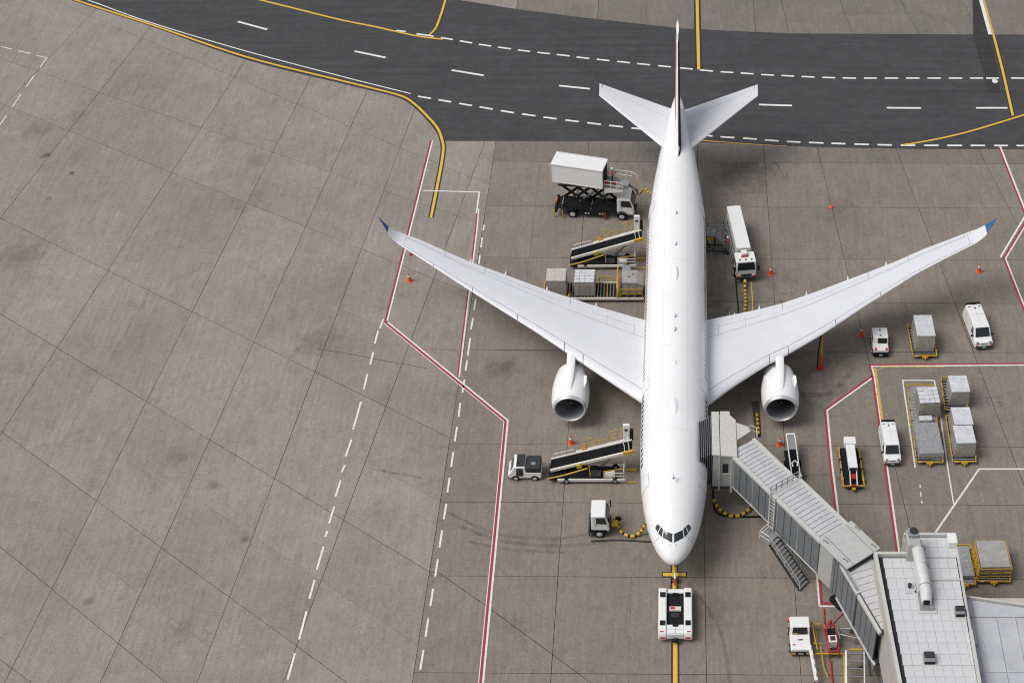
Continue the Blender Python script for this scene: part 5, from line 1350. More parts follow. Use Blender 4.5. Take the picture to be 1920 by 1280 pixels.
hose('bridge_hose', [G(1338, 935, .3), G(1350, 955, .2), G(1372, 967, .2), G(1395, 962, .2), G(1412, 946, .3)], .15, 'yellow sleeved hose curled on the ground under the boarding bridge')
hose('service_hose', [(-3.95, 130.75, 2.2), (-3.5, 130.3, 3.2), (-3.2, 129.8, 3.6), (-2.9, 129.2, 3.7), (-2.45, 128.6, 4.0)], .10, 'yellow hose hanging between the high lift truck and the tail')
hose('bridge_cable', [G(1338, 905, 1.5), G(1338, 935, .15), G(1352, 965, .1), G(1440, 968, .08)], .08, 'black cable looped under the boarding bridge cab', False, BLACK, 'cable')
hose('tank_hose', [G(1419, 775, .12), G(1421, 795, .12), G(1423, 818, .12)], .12, 'short yellow hose on the ground left of the right engine')
tt = thing('refuel_stand', 'tall yellow refuelling pole on a red base under the right wing', 'refuelling pole', G(1538, 690))
mb = MB(); mb.lathe([(.42, 0), (.42, .08), (.25, .12)], None, 20); mb.build('base', REDP, tt)
mb = MB(); mb.tube([(0, 0, .1), (0, 0, 1.7)], .13, 10); mb.build('lower_pole', ORANGE, tt, smooth=40)
mb = MB(); mb.tube([(0, 0, 1.7), (-.06, .05, 4.4)], .10, 10); mb.build('upper_pole', YELLOW, tt, smooth=40)
mb = MB(); mb.tube([(-.28, .1, .1), (-.3, .1, 2.0), (-.2, .1, 4.3)], .06, 8); mb.build('feed_pipe', BLACK, tt, smooth=40)

# traffic cones
c0 = thing('traffic_cone', 'orange traffic cone beside the left wing tip', 'traffic cone', G(768, 527), 0, 'traffic cones round the aircraft')
mb = MB(); mb.lathe([(.22, .05), (.18, .3), (.13, .62), (.07, 1.0), (.05, 1.02)], None, 16); mb.build('cone_body', ORANGE, c0, smooth=40)
mb = MB(); mb.lathe([(.142, .60), (.108, .82)], None, 16, False); mb.lathe([(.148, .60), (.112, .82)], None, 16, False); mb.build('white_band', VWHITE, c0, smooth=40)
mb = MB(); mb.lathe([(.34, 0), (.34, .05), (.24, .09)], None, 8); mb.build('cone_base', ORANGE, c0)
for px, py, lb in ((1445, 514, 'orange traffic cone beside the box truck cab'), (1835, 509, 'orange traffic cone below the right wing tip'), (1614.5, 628, 'orange traffic cone beside the small white tractor'),
                   (1071, 831, 'orange traffic cone in front of the left engine'), (1462, 834, 'orange traffic cone in front of the right engine')):
    dup(c0, G(px, py), random.uniform(0, 3), lb)
mb = MB(); mb.lathe([(.26, 0), (.26, .1), (.12, .25), (.02, .27)], None, 12); tag(mb.build('ground_marker', ORANGE, None, loc=G(1558, 389)), 'low red marker on the concrete above the right wing', 'marker')
mb = MB(); mb.lathe([(.16, 0), (.16, .1), (.1, .22), (.02, .25)], None, 12); tag(mb.build('ground_marker', REDP, None, loc=G(770, 478)), 'small red marker beside the red line near the left wing tip', 'marker')

# aircraft towing tractor
tg = thing('tow_tractor', 'low white aircraft towing tractor with black centre deck', 'tow tractor', (-.08, 76.75, 0), R(90))
for s_ in (-1, 1):
    mb = MB(); xz(mb, [(-2.35, .4), (2.5, .4), (2.5, .85), (2.35, 1.18), (-2.2, 1.22), (-2.35, .9)], s_ * .70, s_ * 1.38); mb.build('side_body', VWHITE, tg, bevel=.10)
    for x in (-1.25, 1.6):
        mb = MB(); mb.box(x - .24, x + .24, s_ * 1.03 - .22, s_ * 1.03 + .22, 1.19, 1.245); mb.build('intake_grille', BLACK, tg)
        wheel(tg, x, s_ * 1.14, .46, .42)
    for x in (-2.1, 2.25):
        mb = MB(); mb.box(x - .05, x + .05, s_ * 1.1 - .16, s_ * 1.1 + .16, 1.16, 1.225); mb.build('corner_lamp', REDP if x < 0 else CREAM, tg)
    mb = MB(); mb.path([(2.55, s_ * 1.2, .6), (2.85, s_ * 1.2, .6)], .05); mb.build('feeler_rod', DARK, tg)
boxo('centre_deck', -1.3, 2.0, -.69, .69, .45, .82, BLACK, tg, .03)
boxo('cab_hood', -2.3, -1.32, -.69, .69, .45, 1.12, VWHITE, tg, .06)
mb = MB(); mb.path([(-2.2, -.68, 1.135), (-2.2, .68, 1.135)], .02).path([(-1.8, -.68, 1.135), (-1.8, .68, 1.135)], .02).path([(-2.25, 0, 1.135), (-1.6, 0, 1.135)], .02); mb.build('hood_seam', SEAM, tg)
boxo('driver_console', .15, .55, -.48, .48, .82, 1.05, CREAM, tg, .04); boxo('control_panel', .25, .45, .05, .4, 1.05, 1.09, REDP, tg, .01)
boxo('seat', -.5, -.05, -.35, .35, .82, 1.0, DARK, tg, .06)
mb = MB(); mb.box(-1.55, -1.32, -.22, .22, 1.05, 1.24).box(1.75, 1.95, -.2, .2, .82, 1.0); mb.build('hitch_cover', BLACK, tg)
boxo('front_beam', 2.0, 2.4, -.69, .69, .5, .95, VWHITE, tg, .05)
mb = MB(); mb.lathe([(.16, 0), (.16, .12), (.06, .2)], Matrix.Translation((-2.48, 0, .55)), 12).box(-2.6, -2.3, -.3, .3, .4, .56); mb.build('rear_hitch', BLACK, tg)
for y in (-1.0, 1.0):
    mb = MB(); mb.box(-2.39, -2.34, y - .2, y + .2, .62, .78); mb.build('tail_light', REDP, tg)
tb = thing('tow_bar', 'red and white banded bar from the nose wheel to the towing tractor', 'tow bar', (-.1, 79.2, 0))
for k in range(9):
    mb = MB(); mb.tube([(0, .62 * k, .55 + .01 * k), (0, .62 * k + .62, .56 + .01 * k)], .09, 8); mb.build('bar_section', (YELLOW, REDP, VWHITE)[k % 3], tb, smooth=40)
mb = MB(); mb.box(-.3, .3, 1.3, 1.5, .46, .52); mb.build('bar_axle', DARK, tb); 
for s_ in (-1, 1): o = wheel(tb, s_ * .3, 1.4, .18, .1); o.rotation_euler = (0, 0, R(90))

# ------------------------------------------------------------------ boarding bridge
jb = thing('boarding_bridge', 'grey boarding bridge reaching from the terminal to the forward door', 'boarding bridge', (6.13, 89.0, 0), math.atan2(-.809, .588))
# local x runs from the cab towards the terminal, local +y is the far side
def to_local(p): return jb.matrix_basis.inverted() @ Vector(p)
def tunnel(s0, s1, hw, z0, z1, name, ribs, side_m=BRSIDE):
    e = bpy.data.objects.new(name, None); COL.objects.link(e); e.parent = jb
    boxo('floor', s0, s1, -hw + .1, hw - .1, z0, z0 + .2, DARK, e, 0)
    boxo('roof_core', s0, s1, -hw + .12, hw - .12, z1 - .22, z1 - .10, BRDARK, e, 0)
    n = ribs; Lp = (s1 - s0) / n
    for k in range(n):
        a, b_ = s0 + Lp * k, s0 + Lp * (k + 1)
        mb = MB(); mb.prism([(-hw + .2, z1 - .08), (-hw + .35, z1 - .05), (0, z1), (hw - .35, z1 - .05), (hw - .2, z1 - .08), (hw - .2, z1 - .12), (-hw + .2, z1 - .12)], lambda y, z: Vector((a + .025, y, z)), lambda y, z: Vector((b_ - .025, y, z)))
        mb.build('roof_panel', BRROOF, e)
    for s_ in (-1, 1):
        mb = MB(); mb.box(s0, s1, s_ * (hw - .08) - .16, s_ * (hw - .08) + .16, z1 - .25, z1 + .10); mb.build('roof_edge', BRW, e, bevel=.04)
        mb = MB(); mb.box(s0, s1, s_ * hw - .07, s_ * hw + .07, z0 - .05, z0 + .12); mb.build('floor_edge', BRW, e, bevel=.02)
        m_ = max(3, int((s1 - s0) / .78))
        for k in range(m_):
            a = s0 + (s1 - s0) * k / m_; b_ = s0 + (s1 - s0) * (k + 1) / m_
            mb = MB(); mb.box(a + .03, b_ - .03, s_ * hw - .04, s_ * hw + .04, z0 + .12, z1 - .26); mb.build('wall_panel', side_m, e)
            mb = MB(); mb.box(b_ - .028, b_ + .028, s_ * hw - .055, s_ * hw + .055, z0 + .12, z1 - .26)
            if k < m_ - 1: mb.build('mullion', BRDARK if k % 3 else BRSIDE2, e)
    return e
t1 = tunnel(-1.0, 5.05, 1.38, 3.15, 6.85, 'inner_tunnel', 14)
t2 = tunnel(5.0, 11.2, 1.50, 3.05, 7.1, 'outer_tunnel', 13)
# portal with railings where the tunnels telescope
mb = MB(); mb.beam((5.0, -1.62, 3.0), (5.0, -1.62, 7.6), .12, .12).beam((5.0, 1.55, 3.0), (5.0, 1.55, 7.5), .22, .22).beam((5.62, -1.62, 3.0), (5.62, -1.62, 7.3), .12, .12)
for k in range(9): mb.beam((5.0, -1.62, 3.4 + k * .42), (5.62, -1.62, 3.4 + k * .42), .05, .05)
mb.build('portal_ladder', BRW, jb)
mb = MB(); rail(mb, (4.85, -1.5, 7.0), (4.85, 1.45, 7.0), .85, 5, .06, 1); mb.build('roof_railing', GREYM, jb)
# rotunda
rot = bpy.data.objects.new('rotunda', None); COL.objects.link(rot); rot.parent = jb
boxo('rotunda_body', 11.35, 14.55, -1.62, 1.55, 2.9, 7.3, BRSIDE2, rot, .03)
mb = MB(); mb.box(11.22, 14.75, -1.75, 1.75, 7.3, 7.5); mb.build('rotunda_roof', P('rotunda_roof_grey', (.47, .47, .46), .6, var=.08, dirt=.15), rot, bevel=.03)
for y in (-1.05, 1.05):
    mb = MB(); mb.path([(11.3, y, 7.505), (14.7, y, 7.505)], .025); mb.build('roof_seam', DARK, rot)
for (x, y) in ((11.55, -1.45), (13.9, -1.4), (14.1, 1.35), (12.0, 1.5)):
    mb = MB(); mb.path([(x, y, 7.5), (x, y, 7.72), (x + .35, y + .05, 7.72), (x + .35, y + .05, 7.5)], .05); mb.build('lifting_eye', GREYM, rot)
mb = MB(); mb.box(13.0, 14.5, -1.68, -1.60, 3.0, 7.2); mb.build('shutter_panel', BRSIDE, rot)
for x in (13.35, 13.7, 14.05):
    mb = MB(); mb.box(x - .02, x + .02, -1.70, -1.60, 3.0, 7.2); mb.build('mullion', BRDARK, rot)
mb = MB(); mb.box(14.56, 14.85, -1.45, 1.4, 2.9, 7.1); mb.build('corner_joint', BRDARK, rot)
mb = MB(); mb.lathe([(.34, 0), (.34, 2.9)], Matrix.Translation((12.9, -.1, 0)), 24); mb.build('support_column', BRW, rot, smooth=30)
boxo('column_base', 12.2, 13.6, -.8, .6, 0, .5, BLACK, rot)
# fixed link to the terminal
lk = bpy.data.objects.new('fixed_link', None); COL.objects.link(lk); lk.parent = jb
pA, pB = Vector((13.0, 76.75)), Vector((15.35, 70.6)); du = (pB - pA).normalized(); dn = Vector((-du.y, du.x))
iv = jb.matrix_basis.inverted()
def LP(s_, n_, z): q = pA + du * s_ + dn * n_; return iv @ Vector((q.x, q.y, z))
def lbox(name, s0, s1, n0, n1, z0, z1, m, bevel=0.0):
    vs = [LP(a, b_, z) for z in (z0, z1) for b_ in (n0, n1) for a in (s0, s1)]
    mb = MB(); mb.add(vs, [(0, 2, 3, 1), (4, 5, 7, 6), (0, 1, 5, 4), (2, 6, 7, 3), (0, 4, 6, 2), (1, 3, 7, 5)]); return mb.build(name, m, lk, bevel=bevel)
LT = (pB - pA).length
lbox('roof_core', -.2, LT + .3, .1, 2.6, 6.6, 6.8, BRDARK)
for k in range(11):
    lbox('roof_panel', -.2 + k * .62 + .02, -.2 + (k + 1) * .62 - .02, .3, 2.6, 6.8, 6.93, BRROOF)
lbox('gutter', -.1, 2.95, -.08, .34, 6.72, 7.02, BRW, .03); lbox('gutter_tray', .25, 2.75, .02, .24, 7.02, 7.06, GREYM)
lbox('gutter', 3.05, LT + .3, -.08, .16, 6.62, 6.96, BRW, .03)
for k in range(8):
    s0 = -.1 + k * .82; lbox('wall_panel', s0 + .03, s0 + .79, -.05, .03, 2.9, 6.6, BRSIDE)
    lbox('mullion', s0 + .79, s0 + .85, -.06, .03, 2.9, 6.6, BRDARK)
lbox('corner_joint', 2.92, 3.12, -.075, .03, 2.9, 6.65, BRDARK)
lbox('floor', -.1, LT + .3, .05, 2.6, 2.7, 2.9, DARK)
lbox('floor_edge', -.1, LT + .3, -.12, .04, 2.68, 2.9, BRW)
for s0 in (1.5, 4.8): lbox('support_leg', s0, s0 + .25, .5, .75, 0, 2.7, GREYM)
# boarding cab, square to the aircraft
cabj = bpy.data.objects.new('boarding_cab', None); COL.objects.link(cabj); cabj.parent = jb
def WL(x, y, z): return iv @ Vector((x, y, z))
def wbox(name, x0, x1, y0, y1, z0, z1, m, par, bevel=0.0):
    vs = [WL(x, y, z) for z in (z0, z1) for y in (y0, y1) for x in (x0, x1)]
    mb = MB(); mb.add(vs, [(0, 2, 3, 1), (4, 5, 7, 6), (0, 1, 5, 4), (2, 6, 7, 3), (0, 4, 6, 2), (1, 3, 7, 5)]); return mb.build(name, m, par, bevel=bevel)
def wprism(name, poly, z0, z1, m, par, bevel=0.0):
    mb = MB(); mb.prism(poly, lambda a, b: WL(a, b, z1), lambda a, b: WL(a, b, z0)); return mb.build(name, m, par, bevel=bevel)
wprism('cab_roof', [(3.75, 88.45), (5.15, 88.35), (5.15, 92.6), (4.7, 93.2), (3.75, 93.3)], 6.88, 7.08, BRW, cabj, .04)
wprism('cab_roof', [(3.05, 88.55), (3.70, 88.47), (3.70, 93.6), (3.05, 93.6)], 6.90, 7.12, BRW, cabj, .04)
wprism('cab_wing_roof', [(5.17, 92.4), (5.17, 90.3), (6.4, 91.35), (6.2, 91.9)], 6.82, 7.0, BRW, cabj, .03)
wbox('roof_box', 3.8, 4.65, 93.25, 93.75, 6.5, 7.0, BRW, cabj, .03)
wbox('cab_wall', 3.1, 5.05, 88.62, 88.70, 3.0, 6.88, BRSIDE2, cabj); wbox('cab_wall', 3.1, 4.9, 93.05, 93.13, 3.0, 6.88, BRSIDE2, cabj); wbox('cab_wall', 4.95, 5.03, 91.6, 93.0, 3.0, 6.88, BRSIDE, cabj)
wbox('cab_post', 3.62, 3.74, 88.46, 88.58, 2.6, 6.9, BRW, cabj, .02); wbox('cab_post', 4.62, 4.82, 88.42, 88.60, 2.4, 6.9, BRW, cabj, .04); wbox('cab_post', 4.88, 5.10, 88.45, 88.66, 2.9, 6.9, BRSIDE, cabj)
wbox('cab_window', 3.95, 4.42, 88.585, 88.625, 4.75, 5.85, GLASS, cabj); wbox('window_sill', 3.75, 4.6, 88.57, 88.63, 4.5, 4.62, BRW, cabj)
wbox('cab_floor', 3.0, 5.05, 88.5, 93.2, 2.8, 3.0, DARK, cabj)
for k in range(7):
    x = 2.98 - .17 * k; y0 = 88.75 - .09 * k; y1 = 93.3 - .10 * k; zt = 6.90 + .004 * k
    mb = MB(); mb.path([WL(x, y0, 3.0 + .05 * k), WL(x, y0, zt), WL(x, y1, zt), WL(x, y1, 3.0 + .05 * k)], .04); mb.build('bellows_frame', GREYM, cabj)
    if k < 6:
        x2 = x - .17; w0 = 88.75 - .09 * (k + 1); w1 = 93.3 - .10 * (k + 1); z2 = zt + .004; xm = (x + x2) / 2
        mb = MB(); mb.loft([[WL(x, y0 + .05, 3.0), WL(x, y0 + .05, zt - .03), WL(x, y1 - .05, zt - .03), WL(x, y1 - .05, 3.0)], [WL(xm, y0 + .2, 3.0), WL(xm, y0 + .2, zt - .16), WL(xm, y1 - .2, zt - .16), WL(xm, y1 - .2, 3.0)], [WL(x2, w0 + .05, 3.0), WL(x2, w0 + .05, z2 - .03), WL(x2, w1 - .05, z2 - .03), WL(x2, w1 - .05, 3.0)]], False, False); mb.build('bellows_fold', BELLOW, cabj)
mb = MB(); mb.path([WL(5.9, 92.0, 6.4), WL(6.5, 92.6, 6.4), WL(6.95, 92.3, 6.4), WL(6.95, 91.2, 6.4)], .07).path([WL(5.9, 92.0, 5.9), WL(6.5, 92.6, 5.9), WL(6.95, 92.3, 5.9)], .06).path([WL(6.5, 92.6, 5.4), WL(6.5, 92.6, 6.4)], .06).path([WL(6.95, 92.3, 5.4), WL(6.95, 92.3, 6.4)], .06); mb.build('cab_railing', BRW, cabj)
# drive column with wheels under the outer tunnel
mb = MB(); mb.beam((4.6, -1.0, .6), (4.6, -1.0, 3.1), .35, .35).beam((4.6, 1.0, .6), (4.6, 1.0, 3.1), .35, .35).beam((4.6, -1.3, .6), (4.6, 1.3, .6), .4, .3); mb.build('drive_column', GREYM, jb)
for s_ in (-1, 1): wheel(jb, 4.6, s_ * .75, .55, .4)
# service stairs down to the apron
sj = bpy.data.objects.new('service_stairs', None); COL.objects.link(sj); sj.parent = jb
A0, A1 = Vector((8.1, 82.3, 3.35)), Vector((10.65, 80.05, .12)); dh = Vector((A1.x - A0.x, A1.y - A0.y, 0)).normalized(); nh = Vector((-dh.y, dh.x, 0)) * .55
for k in range(13):
    c = A0.lerp(A1, (k + .5) / 13); mb = MB(); mb.add([iv @ (c + dh * a * .14 + nh * b_ + Vector((0, 0, z))) for z in (-.02, .02) for b_ in (-1, 1) for a in (-1, 1)], [(0, 2, 3, 1), (4, 5, 7, 6), (0, 1, 5, 4), (2, 6, 7, 3), (0, 4, 6, 2), (1, 3, 7, 5)]); mb.build('step', GREYM, sj)
for s_ in (-1, 1):
    mb = MB(); mb.beam(iv @ (A0 + nh * s_ * 1.05), iv @ (A1 + nh * s_ * 1.05), .06, .26); mb.build('stringer', DARK, sj)
    mb = MB(); u1 = Vector((0, 0, 1.0)); mb.beam(iv @ (A0 + nh * s_ * 1.05 + u1), iv @ (A1 + nh * s_ * 1.05 + u1), .05, .05).beam(iv @ (A0 + nh * s_ * 1.05 + u1 * .5), iv @ (A1 + nh * s_ * 1.05 + u1 * .5), .04, .04)
    for k in range(5): c = A0.lerp(A1, k / 4) + nh * s_ * 1.05; mb.beam(iv @ c, iv @ (c + u1), .045, .045)
    mb.build('handrail', GREYM if s_ > 0 else BRW, sj)
mb = MB(); mb.add([iv @ (A0 - dh * .1 + dh * a + nh * b_ + Vector((0, 0, z))) for z in (-.05, .03) for b_ in (-1.1, 1.1) for a in (-.95, .05)], [(0, 2, 3, 1), (4, 5, 7, 6), (0, 1, 5, 4), (2, 6, 7, 3), (0, 4, 6, 2), (1, 3, 7, 5)]); mb.build('landing', GREYM, sj)
mb = MB(); c1 = A0 - dh * 1.0; mb.path([iv @ (A0 - nh * 1.1 + Vector((0, 0, 1))), iv @ (c1 - nh * 1.1 + Vector((0, 0, 1))), iv @ (c1 + nh * 1.1 + Vector((0, 0, 1)))], .06).path([iv @ (c1 - nh * 1.1), iv @ (c1 - nh * 1.1 + Vector((0, 0, 1)))], .06).path([iv @ (A0 - nh * 1.1 + Vector((0, 0, .5))), iv @ (c1 - nh * 1.1 + Vector((0, 0, .5))), iv @ (c1 + nh * 1.1 + Vector((0, 0, .5)))], .05); mb.build('landing_railing', CREAM, sj)

# ------------------------------------------------------------------ terminal corner
tm = thing('terminal_building', 'terminal building corner with white panelled roof and silver ductwork', 'building', (18.8, 70, 0))
def tb_box(name, x0, x1, y0, y1, z0, z1, m, bevel=0.0, par=None): return boxo(name, x0 - 18.8, x1 - 18.8, y0 - 70, y1 - 70, z0, z1, m, par or tm, bevel)
RZ = 8.5
XL, XM, XR, YT, YU, YB = 15.45, 17.95, 22.0, 76.55, 78.5, 44.0
def lean(y): return (YT - y) * 0.055  # the left wall runs slightly off square
mb = MB(); mb.prism([(XL - 18.8, YT - 70), (XL + lean(YB) - 18.8, YB - 70), (XR - 18.8, YB - 70), (XR - 18.8, YU - 70), (XM - 18.8, YU - 70), (XM - 18.8, YT - 70)], lambda a, b: Vector((a, b, 2.95)), lambda a, b: Vector((a, b, RZ - .05))); mb.build('wall', WALLB, tm)
mb = MB(); mb.prism([(XL + .2 - 18.8, YT - .3 - 70), (XL + .2 + lean(YB) - 18.8, YB - 70), (XR - .2 - 18.8, YB - 70), (XR - .2 - 18.8, YU - .2 - 70), (XM + .2 - 18.8, YU - .2 - 70), (XM + .2 - 18.8, YT - .3 - 70)], lambda a, b: Vector((a, b, 0)), lambda a, b: Vector((a, b, 2.95))); mb.build('glazed_base', GLASS, tm)
for k in range(16):
    y = YT - .5 - k * 1.5; x = XL + lean(y) + .17; tb_box('mullion', x - .05, x + .05, y - .06, y + .06, 0, 2.94, STEEL)
    if k % 2 == 0: tb_box('transom', x - .03, x + .03, y - 1.44, y - .06, 1.4, 1.5, STEEL)
mb = MB(); mb.prism([(XL + .1 - 18.8, YT - .1 - 70), (XL + .1 + lean(YB) - 18.8, YB - 70), (XR - .05 - 18.8, YB - 70), (XR - .05 - 18.8, YU - .1 - 70), (XM + .1 - 18.8, YU - .1 - 70), (XM + .1 - 18.8, YT - .1 - 70)], lambda a, b: Vector((a, b, RZ - .04)), lambda a, b: Vector((a, b, RZ + .01))); mb.build('roof', DARK, tm)
# roof panels laid in courses
rm = MB(); rm.box(-.350, .350, -.489, .489, 0, .05); pm = rm.mesh('roof_panel', ROOFT)
def rp(x, y):
    o = bpy.data.objects.new('roof_panel', pm); COL.objects.link(o); o.parent = tm; o.location = (x - 18.8, y - 70, RZ + .012 + random.uniform(0, .006)); o.rotation_euler = (random.uniform(-.004, .004), random.uniform(-.004, .004), R(-.4))
for r in range(31):
    y = 75.72 - r * 1.0; x = XL + .26 + lean(y) + .34 + .357
    while x + .357 < XR - .2: rp(x, y); x += .715
    x0 = x - .357 + .008; x1 = XR - .2
    if x1 - x0 > .06:
        mb = MB(); mb.box(x0 - 18.8, x1 - 18.8, y - 70 - .489, y - 70 + .489, RZ + .014, RZ + .062); mb.build('roof_panel', ROOFT, tm)
for r in range(2):
    for c in range(5): rp(18.75 + c * .715, 77.78 - r * 1.0)
# parapets
mb = MB(); mb.beam((XL + .08 - 18.8, YT - 70, RZ + .15), (XL + .08 + lean(YB) - 18.8, YB - 70, RZ + .15), .26, .62); mb.build('parapet', BRW, tm, bevel=.03)
tb_box('parapet', XL + .02, XM + .25, YT - .22, YT + .03, RZ - .1, RZ + .45, BRW, .03); tb_box('parapet', XM, XR, YU - .2, YU + .03, RZ - .1, RZ + .4, BRW, .03)
tb_box('parapet', XR - .16, XR + .06, 48, 69.2, RZ - .1, RZ + .42, BRW, .03); tb_box('parapet', XR - .12, XR + .05, 69.3, YU - .2, RZ - .1, RZ + .22, BRW, .03)
tb_box('expansion_joint', 19.35, XR - .1, 73.95, 74.12, RZ + .06, RZ + .22, BRW, .02)
tb_box('hvac_unit', 17.85, 18.85, 75.9, 77.5, RZ, RZ + 2.0, BRSIDE2, .05); tb_box('hvac_top', 17.95, 18.75, 76.6, 77.4, RZ + 2.0, RZ + 2.35, GREYM, .06)
mb = MB(); mb.lathe([(.3, 0), (.3, .16), (.1, .18)], Matrix.Translation((18.35 - 18.8, 77.0 - 70, RZ + 2.35)), 16); mb.build('hvac_fan', DARK, tm)
mb = MB(); mb.tube([(18.62 - 18.8, 76.6 - 70, RZ + 1.5), (18.66 - 18.8, 75.6 - 70, RZ + 1.45), (18.75 - 18.8, 74.4 - 70, RZ + 1.35), (18.84 - 18.8, 73.2 - 70, RZ + 1.15), (18.9 - 18.8, 72.5 - 70, RZ + .95)], .47, 16); mb.build('duct', DUCTM, tm, smooth=40)
mb = MB(); rings = []
for (y, z, hw, hh) in ((72.9, RZ + 1.05, .42, .45), (72.4, RZ + .95, .46, .5), (71.9, RZ + .78, .44, .5), (71.5, RZ + .55, .40, .45)):
    rings.append([Vector((18.9 - 18.8 + hw * math.cos(k * math.pi / 8) * 1.0, y - 70, z + hh * math.sin(k * math.pi / 8))) for k in range(16)])
mb.loft(rings); dh_ = mb.build('duct_hood', DUCTM, tm, smooth=50)
mb = MB(); mb.box(18.66 - 18.8, 19.14 - 18.8, 71.44 - 70, 71.52 - 70, RZ + .38, RZ + .88); mb.build('duct_mouth', BLACK, tm, bevel=.04)
mb = MB()
for y, z in ((76.0, 1.45), (74.4, 1.3), (72.7, 1.0)): mb.lathe([(.51, -.04), (.51, .04)], Matrix.Translation((18.75 - 18.8 + (76 - y) * .045, y - 70, RZ + z)) @ RX, 16)
mb.build('duct_flange', GREYM, tm)
tb_box('duct_tray', 18.2, 19.7, 70.85, 73.0, RZ + .06, RZ + .16, BRW, .02); tb_box('duct_plinth', 18.4, 19.5, 71.1, 72.8, RZ + .16, RZ + .34, GREYM, .03)
tb_box('cable_plate', 17.45, 18.35, 72.75, 73.75, RZ + .06, RZ + .16, BRROOF, .02)
mb = MB(); mb.lathe([(.12, 0), (.12, .35), (.16, .36), (.16, .42)], Matrix.Translation((17.85 - 18.8, 73.3 - 70, RZ + .1)), 12); mb.build('pipe_stub', DARK, tm)
for (x, y, s_) in ((21.35, 70.9, .36), (18.55, 66.7, .42)):
    tb_box('roof_vent', x - s_, x + s_, y - s_, y + s_, RZ + .06, RZ + .5, GREYM, .03); tb_box('vent_louvre', x - s_ * .9, x + s_ * .9, y - s_ - .03, y - s_ - .005, RZ + .14, RZ + .44, BLACK); tb_box('vent_top', x - s_ * .9, x + s_ * .9, y - s_ * .3, y + s_ * .9, RZ + .5, RZ + .62, DARK, .02)
    tb_box('vent_kerb', x - s_ - .12, x + s_ + .12, y - s_ - .12, y + s_ + .12, RZ + .055, RZ + .12, BRW, .02)
tb_box('corner_unit', 21.3, 22.0, 77.2, 78.2, RZ + .1, RZ + .75, VWHITE, .05)
# lower wing roof on the right
LZ = 7.3
tb_box('wall', XR + .05, 60, 40, 73.35, 0, LZ - .05, WALLB)
for (x0, x1) in ((22.1, 23.0), (23.04, 24.4), (24.44, 25.75), (25.79, 27.1), (27.14, 28.4), (28.44, 31), (31.04, 34), (34.04, 38), (38.04, 44)):
    for (y0, y1) in ((40, 60.9), (60.95, 66.4), (66.45, 71.4)):
        mb = MB(); tw = .09 * math.sin(x0); mb.prism([(x0 - 18.8, y0 - 70), (x1 - 18.8, y0 - 70), (x1 + .0 - 18.8, y1 - 70), (x0 + .0 - 18.8, y1 - 70)], lambda a, b: Vector((a, b, LZ - .05)), lambda a, b: Vector((a, b, LZ + .06))); mb.build('roof_sheet', ROOFL, tm)
for x in (23.02, 25.77, 28.42, 31.02):
    tb_box('standing_seam', x - .05, x + .05, 40, 71.4, LZ + .06, LZ + .14, BRROOF, .02)
mb = MB(); mb.prism([(22.1 - 18.8, 71.5 - 70), (60 - 18.8, 71.5 - 70), (60 - 18.8, 72.0 - 70), (27 - 18.8, 72.3 - 70), (22.1 - 18.8, 73.2 - 70)], lambda a, b: Vector((a, b, LZ - .05)), lambda a, b: Vector((a, b, LZ + .05))); mb.build('roof_sheet', ROOFL, tm)
mb = MB(); mb.beam((22.1 - 18.8, 73.3 - 70, LZ + .15), (27 - 18.8, 72.45 - 70, LZ + .15), .16, .36).beam((27 - 18.8, 72.45 - 70, LZ + .149), (60 - 18.8, 72.1 - 70, LZ + .149), .16, .36); mb.build('parapet', BRW, tm, bevel=.03)
tb_box('roof_rail', 22.5, 22.56, 50, 73, LZ + .5, LZ + .56, STEEL); 
for k in range(9): tb_box('rail_post', 22.5, 22.56, 50.5 + k * 2.6, 50.56 + k * 2.6, LZ, LZ + .5, STEEL)

# ------------------------------------------------------------------ equipment beneath the bridge at the picture's foot
t = thing('baggage_tractor', 'white open backed tractor near the yellow rack under the bridge', 'tractor', (9.95, 74.55, 0), H0 + R(1), 'tractors on the stand')
mb = MB(); xz(mb, [(-1.4, .36), (1.4, .36), (1.42, .85), (1.2, .96), (.05, 1.02), (-.25, 1.68), (-1.25, 1.70), (-1.42, 1.0)], -.80, .80); mb.build('body', VWHITE, t, bevel=.08)
pl('windscreen', [(.06, -.62, 1.08), (.06, .62, 1.08), (-.19, .56, 1.62), (-.19, -.56, 1.62)], GLASS, t, .03)
mb = MB(); mb.box(-.1, .1, -.55, -.2, 1.1, 1.2); mb.build('dash', YELLOW, t)
for s_ in (-1, 1): pl('side_window', [(-1.0, s_ * .806, 1.02), (-.2, s_ * .806, 1.02), (-.35, s_ * .806, 1.55), (-1.0, s_ * .806, 1.55)], GLASS, t)
boxo('bumper', 1.32, 1.52, -.8, .8, .24, .62, BLACK, t, .05)
for y in (-.6, .6):
    mb = MB(); mb.box(1.44, 1.56, y - .18, y + .18, .42, .60); mb.build('headlight', YELLOW, t)
mb = MB(); mb.box(1.5, 1.53, -.2, .2, .4, .52); mb.build('number_plate', CREAM, t)
mb = MB(); mb.box(.5, .6, -.2, .2, .99, 1.03); mb.build('hood_slot', DARK, t)
mb = MB(); mb.box(.95, 1.05, -.65, -.45, .97, 1.03); mb.build('marker_lamp', ORANGE, t)
mb = MB(); mb.box(-1.3, -1.0, -.95, -.8, 1.2, 1.55); mb.build('side_lamp', ORANGE, t)
tyre4(t, (-.85, .85), .76, .33, .24)
t = thing('equipment_rack', 'yellow tube rack beside the white open backed tractor', 'rack', (11.6, 74.0, 0), 0)
